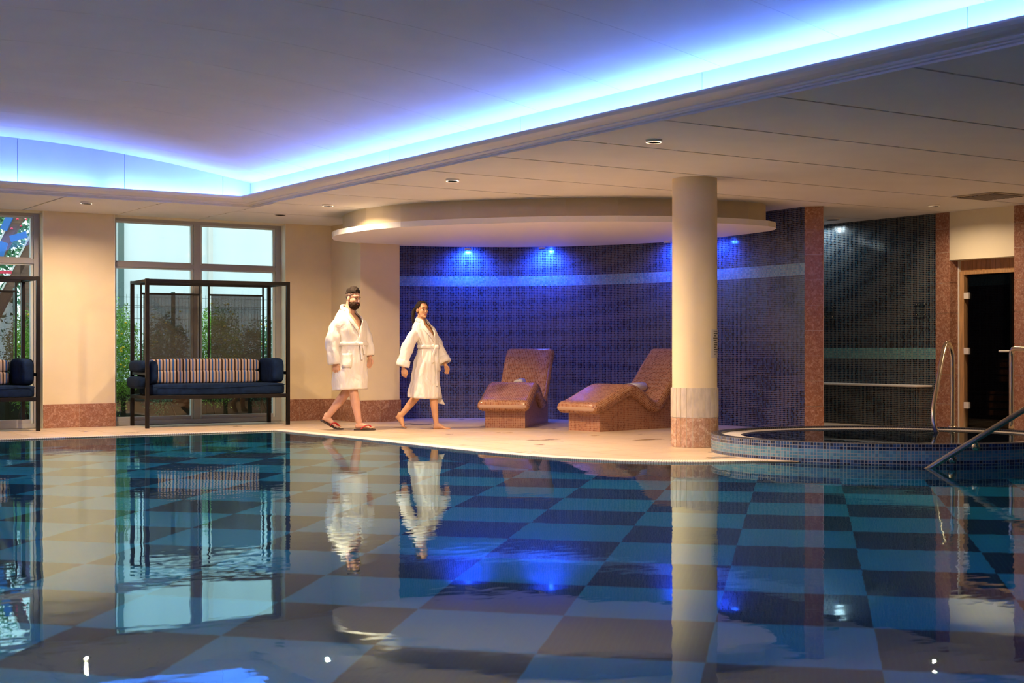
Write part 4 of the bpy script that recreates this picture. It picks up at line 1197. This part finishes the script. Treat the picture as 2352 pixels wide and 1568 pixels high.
def collar(at, parent, c0, zlow, zV, th0, ztop, thL):
    """shawl collar: from the overlap below the V, up one edge, round the neck and down the other"""
    nrm = lambda p: (p.x - c0[0], p.y - c0[1], 0.05)
    # left edge (positive angles) lies on top and crosses towards the belt
    L_ = [at(.0 - .28, zlow, .012), at(.02, zV - .06, .014), at(.10, zV, .014)]
    k = 7
    for i in range(1, k + 1):
        z = zV + (ztop - zV) * i / k; L_.append(at(th0(z), z, .012))
    top = [at(a, ztop, .012) for a in (1.3, 1.9, 2.5, PI, -2.5, -1.9, -1.3)]
    R_ = []
    for i in range(k, 0, -1):
        z = zV + (ztop - zV) * i / k; R_.append(at(-th0(z), z, .012))
    R_ += [at(-.05, zV, .008), at(.08, zV - .05, .006)]
    return ribbon('collar', L_ + top + R_, .025, .006, nrm, parent)

def belt(at, parent, z, c0, knot_th, tails):
    n = 60; rings = []
    for j in range(n + 1):
        th = 2 * PI * j / n
        p = at(th, z, .010); o = (p - Vector((c0[0], c0[1], z))).normalized()
        rings.append([p + o * (math.cos(q) * .009) + Vector((0, 0, math.sin(q) * .024)) for q in [2 * PI * i / 10 for i in range(10)]])
    V, F = loft(rings, False, True)
    b = mesh('belt', V, F, M['robe'], parent, True)
    kp = at(knot_th, z, .028)
    V, F = ellipsoid(kp, (.034, .028, .026), n=16, m=10); mesh('belt_knot', V, F, M['robe'], b, True)
    for tl in tails:
        P = [kp] + [at(a, zz, off) for a, zz, off in tl]
        ribbon('belt_tail', P, .019, .006, lambda p: (p.x - c0[0], p.y - c0[1], 0), b)
    return b

def face_bits(Mx, parent, s, brow=.0055, lips=True, lipz=-.068):
    for k in (-1, 1):
        V, F = ellipsoid([x * s for x in (.0835, k * .030, -.004)], [x * s for x in (.007, .0125, .0062)], n=14, m=8, M=Mx); e = mesh('eye', V, F, M['eyewhite'], parent, True)
        V, F = ellipsoid([x * s for x in (.0893, k * .030, -.004)], [x * s for x in (.003, .0062, .0058)], n=12, m=8, M=Mx); mesh('iris', V, F, M['eye'], e, True)
        P = [Mx @ Vector([x * s for x in q]) for q in ((.094, k * .012, .019), (.092, k * .030, .0255), (.080, k * .048, .019))]
        tube('eyebrow', smooth_path(P, 1), brow * s, M['hair'], parent, 8)
        P = [Mx @ Vector([x * s for x in q]) for q in ((.088, k * .019, .001), (.089, k * .030, .0045), (.082, k * .043, .000))]
        tube('eyelashes', smooth_path(P, 1), .0022 * s, M['hair'], parent, 6)
    if lips:
        for dz, r in ((.0045, .0045), (-.005, .0055)):
            P = [Mx @ Vector([x * s for x in q]) for q in ((.082, -.021, lipz + dz * .3), (.0925, 0, lipz + dz), (.082, .021, lipz + dz * .3))]
            tube('lip', smooth_path(P, 1), [r * s * v for v in (.5, .8, 1, 1, .8, .5)][:len(smooth_path(P, 1))], M['lip'], parent, 8)

# ---- the man
def build_man():
    X0, Y0 = (800 - 1176) / 3267 * 18.2, 18.2
    loc = camxy(X0, Y0); V = []; F = []
    ft = frame(math.radians(42)); f, l, u = ft
    hf = frame(math.radians(40), math.radians(-9))
    Oh = Vector((.066, -.03, 1.688))
    Mx = head_geo(V, F, Oh, hf, 1.02, 1.04, (-.005, .0, 1.44), .062)
    # torso
    rings = []
    for z, cx, a, b in ((.86, .015, .11, .15), (1.0, .02, .125, .165), (1.12, .03, .125, .165), (1.28, .03, .13, .185), (1.40, .018, .11, .17), (1.46, .004, .085, .12), (1.50, -.004, .065, .08)):
        rings.append([Vector((cx, 0, z)) + f * (math.cos(t) * a) + l * (math.sin(t) * b) for t in [2 * PI * j / 24 for j in range(24)]])
    loft(rings, True, True, V, F)
    rs = Vector((.0, 0, 1.385)) - l * .172; ls = Vector((.02, 0, 1.385)) + l * .172
    rw = Vector((-.140, -.205, .865)); lw = Vector((.262, .12, .93))
    limb(V, F, [rs, (-.185, -.19, 1.13), rw], [.040, .042, .030]); limb(V, F, [ls, (.235, .15, 1.14), lw], [.040, .042, .030])
    hand(V, F, rw, (.02, 0, -1), (.85, -.2, 0), (-.2, .9, 0), 1.02, .55)
    hand(V, F, lw, (.04, -.1, -1), (.8, -.5, 0), (-.5, -.8, 0), 1.0, .45)
    # legs: right (near) forward, left behind with the heel lifted
    limb(V, F, [(.0, -.075, .92), (.045, -.085, .70), (.072, -.09, .50), (.10, -.09, .36), (.145, -.10, .10)], [.095, .083, .060, .060, .037])
    limb(V, F, [(.03, .085, .92), (.015, .07, .70), (-.018, .06, .50), (-.115, .06, .375), (-.275, .06, .165)], [.095, .083, .060, .060, .037])
    foot(V, F, (.15, -.10, .095), (.112, -.10, .028), (.285, -.115, .026), (.345, -.12, .026), .045, (.07, .997, 0))
    foot(V, F, (-.285, .06, .155), (-.335, .06, .125), (-.17, .06, .034), (-.105, .06, .030), .045, (0, 1, 0))
    body = remeshed('person', V, F, .0042, M['skin'], loc, -TH)
    T(body, 'bearded man walking in a short white bathrobe and red flip flops', 'person')
    # hair and beard
    topn = lambda p: Vector((p.x + max(0, p.z - .08) * .35, p.y, p.z)) + Vector((0, 0, 1)) * (max(0, p.z - .055) * .30) + Vector((noise.noise(p * 42), noise.noise(p * 42 + Vector((9, 0, 0))), noise.noise(p * 42 + Vector((0, 9, 0))))) * .009
    patch('hair', Mx, (-.012, 0, .030), (.106, .082, .098), lambda q: q.z > .058 + .22 * q.x + .03 * max(0, .05 - abs(q.y)) + .010 * noise.noise(q * 60), M['hair'], body, 1.02, topn)
    patch('side_hair', Mx, (-.014, 0, .030), (.1005, .0795, .0905), lambda q: q.x < .045 and q.z > -.005 - .05 * (q.x < -.05) + max(0, q.x + .01) * .9 and q.z < .085 and not (abs(q.y) > .06 and -.03 < q.x < .02 and q.z < .018), M['hair_side'], body, 1.02)
    bn = lambda p: p + Vector((noise.noise(p * 60), noise.noise(p * 60 + Vector((7, 0, 0))), noise.noise(p * 60 + Vector((0, 7, 0))))) * .008
    patch('beard', Mx, (.030, 0, -.080), (.070, .070, .066), lambda q: q.x > -.014 and q.z < -.046 + .75 * max(0, .045 - q.x) and not (q.x > .068 and abs(q.y) < .022 and -.074 < q.z < -.058) and q.z > -.15, M['beard'], body, 1.02, bn)
    P = [Mx @ Vector(q) for q in ((.084, -.030, -.066), (.098, -.014, -.054), (.102, 0, -.052), (.098, .014, -.054), (.084, .030, -.066))]
    tube('moustache', smooth_path(P, 1), .0085, M['beard'], body, 10)
    face_bits(Mx, body, 1.02, .0048, True, -.069)
    # robe
    rr = [(.515, .020, 0, .205, .235, -.012), (.62, .022, 0, .198, .235, 0), (.80, .026, 0, .187, .228, 0), (.97, .032, 0, .174, .218, 0), (1.09, .036, 0, .160, .200, 0), (1.16, .034, 0, .166, .208, 0),
          (1.28, .028, 0, .165, .222, 0), (1.38, .016, 0, .150, .226, .0), (1.44, .006, 0, .130, .208, .004), (1.49, -.004, 0, .107, .155, .012), (1.53, -.006, 0, .090, .100, .026), (1.565, -.004, 0, .080, .082, .036)]
    def folds(th, z):
        k = max(0, (1.05 - z) / .55)
        return .022 * k * math.sin(5 * th + 1.2) + .016 * k * math.sin(9 * th + 3 * z) + (.018 * math.sin(7 * th + 2.0) * math.exp(-((z - 1.13) / .07) ** 2))
    op = lambda z: 0 if z < 1.27 else min(.95, .10 + (z - 1.27) * 2.6)
    rb, at = robe_body(rr, ft, op, body, folds)
    collar(at, body, (.01, 0), 1.10, 1.25, op, 1.555, 0)
    belt(at, body, 1.10, (.036, 0), -.05, [[(-.02, 1.04, .03), (.0, .98, .028), (.03, .90, .024)], [(.14, 1.06, .028), (.16, 1.02, .026), (.17, .97, .022)]])
    sleeve(body, [tuple(rs + Vector((.05, .05, .015))), tuple(rs + Vector((-.02, -.02, -.06))), (-.185, -.19, 1.12), (-.158, -.20, .84)], [.070, .090, .092, .078], False, .4)
    sleeve(body, [tuple(ls + Vector((-.05, -.05, .015))), tuple(ls + Vector((.02, .02, -.06))), (.225, .15, 1.14), (.255, .125, .945)], [.070, .088, .084, .072], False, 2.0)
    # pocket
    V = []; F = []; rows = []
    for z in (.98, .955, .90, .84, .80): rows.append([at(a, z, .009) for a in (-1.15, -1.0, -.85, -.7, -.55)])
    V, F = loft(rows, False, False); pk = mesh('pocket', V, F, M['robe'], body, True); md = pk.modifiers.new('t', 'SOLIDIFY'); md.thickness = .006; md.offset = 1
    # flip flops
    def sole(P, strap):
        prof2 = [(-.042, 0), (.042, 0)]
        rings = []
        n_ = len(P)
        for i, (p, hw) in enumerate(P):
            t = (Vector(P[min(i + 1, n_ - 1)][0]) - Vector(P[max(i - 1, 0)][0])).normalized(); un = Vector((-t.z, 0, t.x))
            p = Vector(p)
            rings.append([p + Vector((0, hw, 0)), p + Vector((0, -hw, 0)), p + Vector((0, -hw, 0)) + un * .018, p + Vector((0, hw, 0)) + un * .018])
        V, F = loft(rings, True, True); so = mesh('flip_flop', V, F, M['sole'], body)
        for pts in strap: tube('strap', smooth_path(pts, 2), .013, M['red_strap'], so, 8, flat=.45)
        return so
    yf = -.11
    sole([((.085, yf, 0), .026), ((.11, yf, 0), .036), ((.18, yf, 0), .038), ((.27, yf - .01, 0), .047), ((.33, yf - .01, .002), .040), ((.362, yf - .012, .006), .022)],
         [[(.175, yf - .047, .016), (.215, yf - .050, .055), (.262, yf - .03, .070), (.305, yf + .008, .045), (.315, yf + .012, .02)], [(.175, yf + .042, .016), (.215, yf + .045, .055), (.262, yf + .04, .070), (.305, yf + .012, .045)]])
    yb = .06
    sole([((-.368, yb, .118), .026), ((-.345, yb, .104), .036), ((-.27, yb, .062), .038), ((-.19, yb, .016), .043), ((-.15, yb, .002), .046), ((-.10, yb, 0), .040), ((-.072, yb, .001), .022)],
         [[(-.235, yb - .046, .052), (-.215, yb - .05, .085), (-.172, yb - .03, .090), (-.130, yb + .008, .055), (-.125, yb + .012, .026)], [(-.235, yb + .042, .052), (-.215, yb + .045, .085), (-.172, yb + .04, .090), (-.130, yb + .012, .055)]])
    return body

# ---- the woman
def build_woman():
    X0, Y0 = (975 - 1176) / 3267 * 18.45, 18.45
    loc = camxy(X0, Y0); V = []; F = []
    ft = frame(math.radians(42)); f, l, u = ft
    hf = frame(math.radians(56), math.radians(2))
    Oh = Vector((-.030, -.01, 1.543)); s = .94
    Mx = head_geo(V, F, Oh, hf, s, .95, (-.035, .0, 1.33), .046, 1.0)
    rings = []
    for z, cx, a, b in ((.80, .02, .09, .12), (.92, .025, .095, .13), (1.06, .045, .075, .10), (1.18, .02, .09, .125), (1.28, -.012, .085, .14), (1.33, -.025, .065, .12), (1.37, -.032, .045, .06)):
        rings.append([Vector((cx, 0, z)) + f * (math.cos(t) * a) + l * (math.sin(t) * b) for t in [2 * PI * j / 24 for j in range(24)]])
    loft(rings, True, True, V, F)
    rs = Vector((-.025, 0, 1.275)) - l * .132; ls = Vector((-.02, 0, 1.275)) + l * .132
    rw = Vector((-.262, -.17, .79)); lw = Vector((.268, .07, .825))
    limb(V, F, [rs, (-.215, -.155, 1.05), rw], [.030, .034, .024]); limb(V, F, [ls, (.165, .13, 1.06), lw], [.030, .034, .024])
    hand(V, F, rw, (.12, 0, -1), (.9, -.2, .1), (-.1, .9, 0), .88, .5)
    hand(V, F, lw, (.35, -.1, -1), (.75, -.6, .2), (-.5, -.8, 0), .88, .5)
    limb(V, F, [(.02, -.05, .84), (.075, -.055, .64), (.112, -.05, .44), (.128, -.05, .33), (.153, -.05, .075)], [.070, .066, .052, .052, .031])
    limb(V, F, [(.035, .06, .84), (.005, .07, .64), (-.07, .085, .46), (-.165, .09, .35), (-.318, .09, .16)], [.070, .066, .050, .051, .031])
    foot(V, F, (.155, -.05, .078), (.128, -.05, .004), (.275, -.06, .0), (.335, -.065, .0), .040, (.05, .998, 0))
    foot(V, F, (-.330, .09, .150), (-.378, .09, .145), (-.290, .09, .020), (-.245, .09, .0), .040, (0, 1, 0))
    body = remeshed('person', V, F, .0040, M['skin_w'], loc, -TH)
    T(body, 'barefoot dark-haired woman walking in a white bathrobe', 'person')
    hn = lambda p: p + Vector((noise.noise(p * 30), noise.noise(p * 30 + Vector((7, 0, 0))), 0)) * .003
    patch('hair', Mx, (-.014, 0, .032), (.108, .086, .096), lambda q: q.z > (.060 + .035 * (q.x > .05)) - 1.25 * max(0, .058 - q.x) + .004 * noise.noise(q * 70) and q.z > -.085 and not (abs(q.y) > .066 and -.025 < q.x < .02 and q.z < .016), M['hair'], body, s, hn, 80, 60)
    P = [Mx @ Vector(q) for q in ((-.085, -.03, .03), (-.115, -.055, .005), (-.110, -.075, -.06), (-.105, -.078, -.13), (-.100, -.07, -.19))]
    sp_ = smooth_path(P, 2); tube('ponytail', sp_, [.026 - .014 * abs(i / (len(sp_) - 1) - .35) * 1.4 for i in range(len(sp_))], M['hair'], body, 14)
    face_bits(Mx, body, s, .0036, True, -.068)
    for k in (-1, 1):
        V, F = ellipsoid([x * s for x in (-.002, k * .084, -.046)], (.005, .005, .005), n=10, m=8, M=Mx); mesh('earring', V, F, M['steel'], body, True)
    rr = [(.405, .0, 0, .178, .205, .01), (.50, .0, 0, .172, .198, 0), (.66, .008, 0, .16, .185, 0), (.82, .022, 0, .148, .172, 0), (.95, .038, 0, .128, .150, 0), (1.06, .048, 0, .108, .126, 0), (1.13, .038, 0, .118, .138, 0),
          (1.22, .012, 0, .122, .158, 0), (1.29, -.010, 0, .110, .165, 0), (1.335, -.024, 0, .094, .142, .006), (1.37, -.032, 0, .078, .095, .014), (1.40, -.034, 0, .066, .074, .022), (1.425, -.032, 0, .060, .062, .028)]
    def folds(th, z):
        k = max(0, (1.0 - z) / .6)
        side = math.exp(-((th - .8) / .35) ** 2)
        return .030 * k * math.sin(5 * th + .6) + .020 * k * math.sin(8 * th + 2 * z) + .17 * k * k * side + .022 * math.sin(7 * th + 1) * math.exp(-((z - 1.10) / .07) ** 2)
    op = lambda z: 0 if z < 1.16 else min(.85, .10 + (z - 1.16) * 2.6)
    rb, at = robe_body(rr, ft, op, body, folds)
    collar(at, body, (.0, 0), 1.06, 1.15, op, 1.415, 0)
    belt(at, body, 1.065, (.048, 0), .05, [[(.10, 1.0, .03), (.13, .86, .02), (.12, .70, .02), (.10, .56, .02)], [(-.18, 1.02, .03), (-.30, .94, .03), (-.2, .86, .02)]])
    sleeve(body, [tuple(rs + Vector((.045, .045, .01))), tuple(rs + Vector((-.015, -.015, -.055))), (-.215, -.155, 1.05), (-.272, -.168, .815)], [.056, .072, .080, .072], True, .4)
    sleeve(body, [tuple(ls + Vector((-.045, -.045, .01))), tuple(ls + Vector((.02, .02, -.055))), (.165, .13, 1.07), (.262, .075, .855)], [.056, .072, .078, .070], True, 1.4)
    # the overlapping flap that swings out below the hem
    rows = []
    for i in range(7):
        q = i / 6; z = .62 - .29 * q
        rows.append([Vector((.10 + .075 * q + .09 * q * t_, .05 + .03 * t_, z - .02 * t_ * q)) for t_ in (0, .25, .5, .75, 1.0)])
    V, F = loft(rows, False, False); fl = mesh('robe_flap', V, F, M['robe'], body, True); md = fl.modifiers.new('t', 'SOLIDIFY'); md.thickness = .008
    rows = []
    for z in (.91, .89, .84, .78, .75): rows.append([at(a, z, .009) for a in (.45, .55, .65, .75, .85)])
    V, F = loft(rows, False, False); pk = mesh('pocket', V, F, M['robe'], body, True); md = pk.modifiers.new('t', 'SOLIDIFY'); md.thickness = .006; md.offset = 1
    return body
build_man(); build_woman()

# ------------------------------------------------------------------ outside
S(box('ground', -12, 30, 19.32, 60, -.25, -.05, M['ground']), 'brown ground outside the windows')
bd = empty('rendered_building', (9.5, 30, 0)); T(bd, 'large pale rendered building outside the right window', 'building')
box('facade', -.2, 14, 0, 1, -.05, 9, M['paleblock'], bd)
box('downpipe', .20, .30, -.10, 0, -.05, 8.6, M['wire'], bd)
box('downpipe', 2.2, 2.3, -.08, 0, -.05, 8.6, M['paleedge'], bd)
def foliage(name, c, r, nl, size, mat, parent, seed, flat=.9):
    rg = random.Random(seed); V = []; F = []
    for _ in range(nl):
        while True:
            d = Vector((rg.uniform(-1, 1), rg.uniform(-1, 1), rg.uniform(-1, 1)))
            if .25 < d.length < 1: break
        clump = .8 + .35 * noise.noise(Vector((d.x * 3 + seed, d.y * 3, d.z * 3)))
        p = Vector((c[0] + d.x * r[0] * clump, c[1] + d.y * r[1] * clump, c[2] + d.z * r[2] * clump))
        if p.z < .0: p.z = abs(p.z)
        a = Vector((rg.uniform(-1, 1), rg.uniform(-1, 1), rg.uniform(-1, .6))).normalized(); b = a.cross(Vector((rg.uniform(-1, 1), rg.uniform(-1, 1), rg.uniform(-1, 1)))).normalized()
        s = size * rg.uniform(.6, 1.3); k = len(V); nrm_ = a.cross(b) * s * .12
        V += [p, p + a * s * .5 + b * s * .24 + nrm_, p + a * s, p + a * s * .5 - b * s * .24 + nrm_]; F += [(k, k + 1, k + 2), (k, k + 2, k + 3)]
    o = mesh(name, V, F, mat, parent); o['kind'] = 'stuff'; return o
def shrub(u, v, h, wd, nl, label, mat, seed, flowers=40, size=.055):
    root = empty('flowering_shrub', (u, v, -.05)); T(root, label, 'shrub', 'flowering shrubs outside the windows')
    foliage('foliage', (0, 0, h * .56), (wd, .38, h * .52), nl, size, M[mat], root, seed)
    rg = random.Random(seed + 50)
    for k in range(3): tube('stem', [(rg.uniform(-.2, .2), 0, 0), (rg.uniform(-.3, .3), rg.uniform(-.1, .1), h * .6)], .012, M['bark'], root, 6)
    V = []; F = []
    for k in range(flowers):
        a = rg.uniform(0, 6.28); z = rg.uniform(.35, 1.0)
        p = (math.cos(a) * wd * .8 * rg.random(), -.30 + rg.uniform(-.1, .1), h * z); ellipsoid(p, (.020, .020, .014), 6, 4, V, F)
    fl = mesh('flowers', V, F, M['flower'], root); fl['kind'] = 'stuff'
    return root
shr = [(6.55, 20.5, 1.78, .55, 'bright green flowering shrub behind the left post of the right daybed', 'leaf'), (7.45, 20.75, 1.66, .55, 'dark green flowering shrub behind the left mesh screen', 'leaf2'),
       (8.15, 20.5, 1.80, .50, 'bright green shrub between the two mesh screens', 'leaf'), (8.95, 20.7, 1.62, .6, 'blue green flowering shrub behind the right mesh screen', 'leaf2'), (9.75, 20.4, 1.62, .55, 'green shrub at the right jamb of the right window', 'leaf'),
       (5.35, 20.4, 1.66, .5, 'yellow flowered shrub seen through the left window', 'leaf'), (4.5, 20.6, 1.5, .6, 'dark shrub behind the left daybed screen', 'leaf2')]
for i, (u_, v_, h_, w_, lb_, mt_) in enumerate(shr): shrub(u_, v_, h_, w_, 11000, lb_, mt_, 11 + i, 22, .036)
S(box('ground', 2, 14, 21.0, 21.35, -.05, .55, M['ground']), 'dark earth bank behind the shrubs')
fe = empty('wire_fence', (8, 21.4, -.05)); T(fe, 'welded wire mesh fence behind the shrubs', 'fence')
V = []; F = []
for k in range(110): boxdata(-2.6 + k * .055, -2.596 + k * .055, -.002, .002, 0, 1.93, V, F)
for z in (.3, .75, 1.2, 1.55, 1.72, 1.75, 1.88): boxdata(-2.6, 3.45, -.007, -.002, z, z + .006, V, F)
wm = mesh('wire_mesh', V, F, M['wire'], fe); wm['kind'] = 'stuff'
for x in (-2.6, -.2, 2.2, 3.4): box('fence_post', x - .025, x + .025, .01, .06, 0, 1.98, M['wire'], fe)
# play frame and trees beyond the left window
pf = empty('timber_frame', (5.6, 23.5, -.05)); T(pf, 'leaning brown timber frame with pale edges and blue panels', 'timber frame')
D_ = 23.0; o_ = Vector(pf.location); q3 = lambda x, y, d=D_: P3(x, y, d) - o_
def beam2(name, a, b, wd, dep, mat, par):
    a, b = Vector(a), Vector(b); t = (b - a).normalized(); s_ = camxy(0, 1); n_ = t.cross(s_).normalized()
    V = [p + n_ * (i * wd) + s_ * (j * dep) for p in (a, b) for i, j in ((-1, -1), (1, -1), (1, 1), (-1, 1))]
    F = [(0, 1, 2, 3), (7, 6, 5, 4)] + [(i, (i + 1) % 4, 4 + (i + 1) % 4, 4 + i) for i in range(4)]
    return mesh(name, V, F, mat, par)
for x in (0, 63):
    g_ = q3(x - 205, 975); g_.z = 0.0
    bmx = beam2('beam', g_ + camxy(.085, 0), q3(x + 60 + 12, 442), .075, .06, M['timber'], pf)
    beam2('beam_edge', g_, q3(x + 60, 442), .014, .075, M['paleedge'], bmx)
g_ = q3(62, 975); g_.z = 0; beam2('post', g_, q3(62, 600), .09, .06, M['timber'], pf)
for xa, ya, xb, yb, wd_ in ((8, 528, 24, 494, .055), (24, 549, 61, 538, .050), (-4, 596, 10, 556, .06)):
    beam2('blue_panel', q3(xa, ya, 22.8), q3(xb, yb, 22.8), wd_, .02, M['bluepaint'], pf)
for x, y in ((40, 503), (60, 504), (27, 525), (48, 519)):
    c_ = q3(x, y, 22.6); V, F = ellipsoid(c_, (.022, .02, .018), 12, 8); mesh('red_glint', V, F, M['redpaint'], pf, True)  # red specks stand in for lamp reflections in the window glass
beam2('red_rail', q3(-40, 624, 22.6), q3(26, 625, 22.6), .025, .02, M['redpaint'], pf)
for i, (u_, v_, h_, lb_) in enumerate(((4.2, 30, 6.0, 'leafy tree beyond the timber frame, left'), (6.9, 31, 5.6, 'leafy tree beyond the timber frame, right'))):
    tr = empty('tree', (u_, v_, -.05)); T(tr, lb_, 'tree', 'trees outside the left window')
    foliage('crown', (0, 0, h_ * .62), (1.9, 1.2, h_ * .42), 3800, .16, M['leaf2'], tr, 70 + i); tube('trunk', [(0, 0, 0), (.1, 0, h_ * .6)], .12, M['bark'], tr, 10)
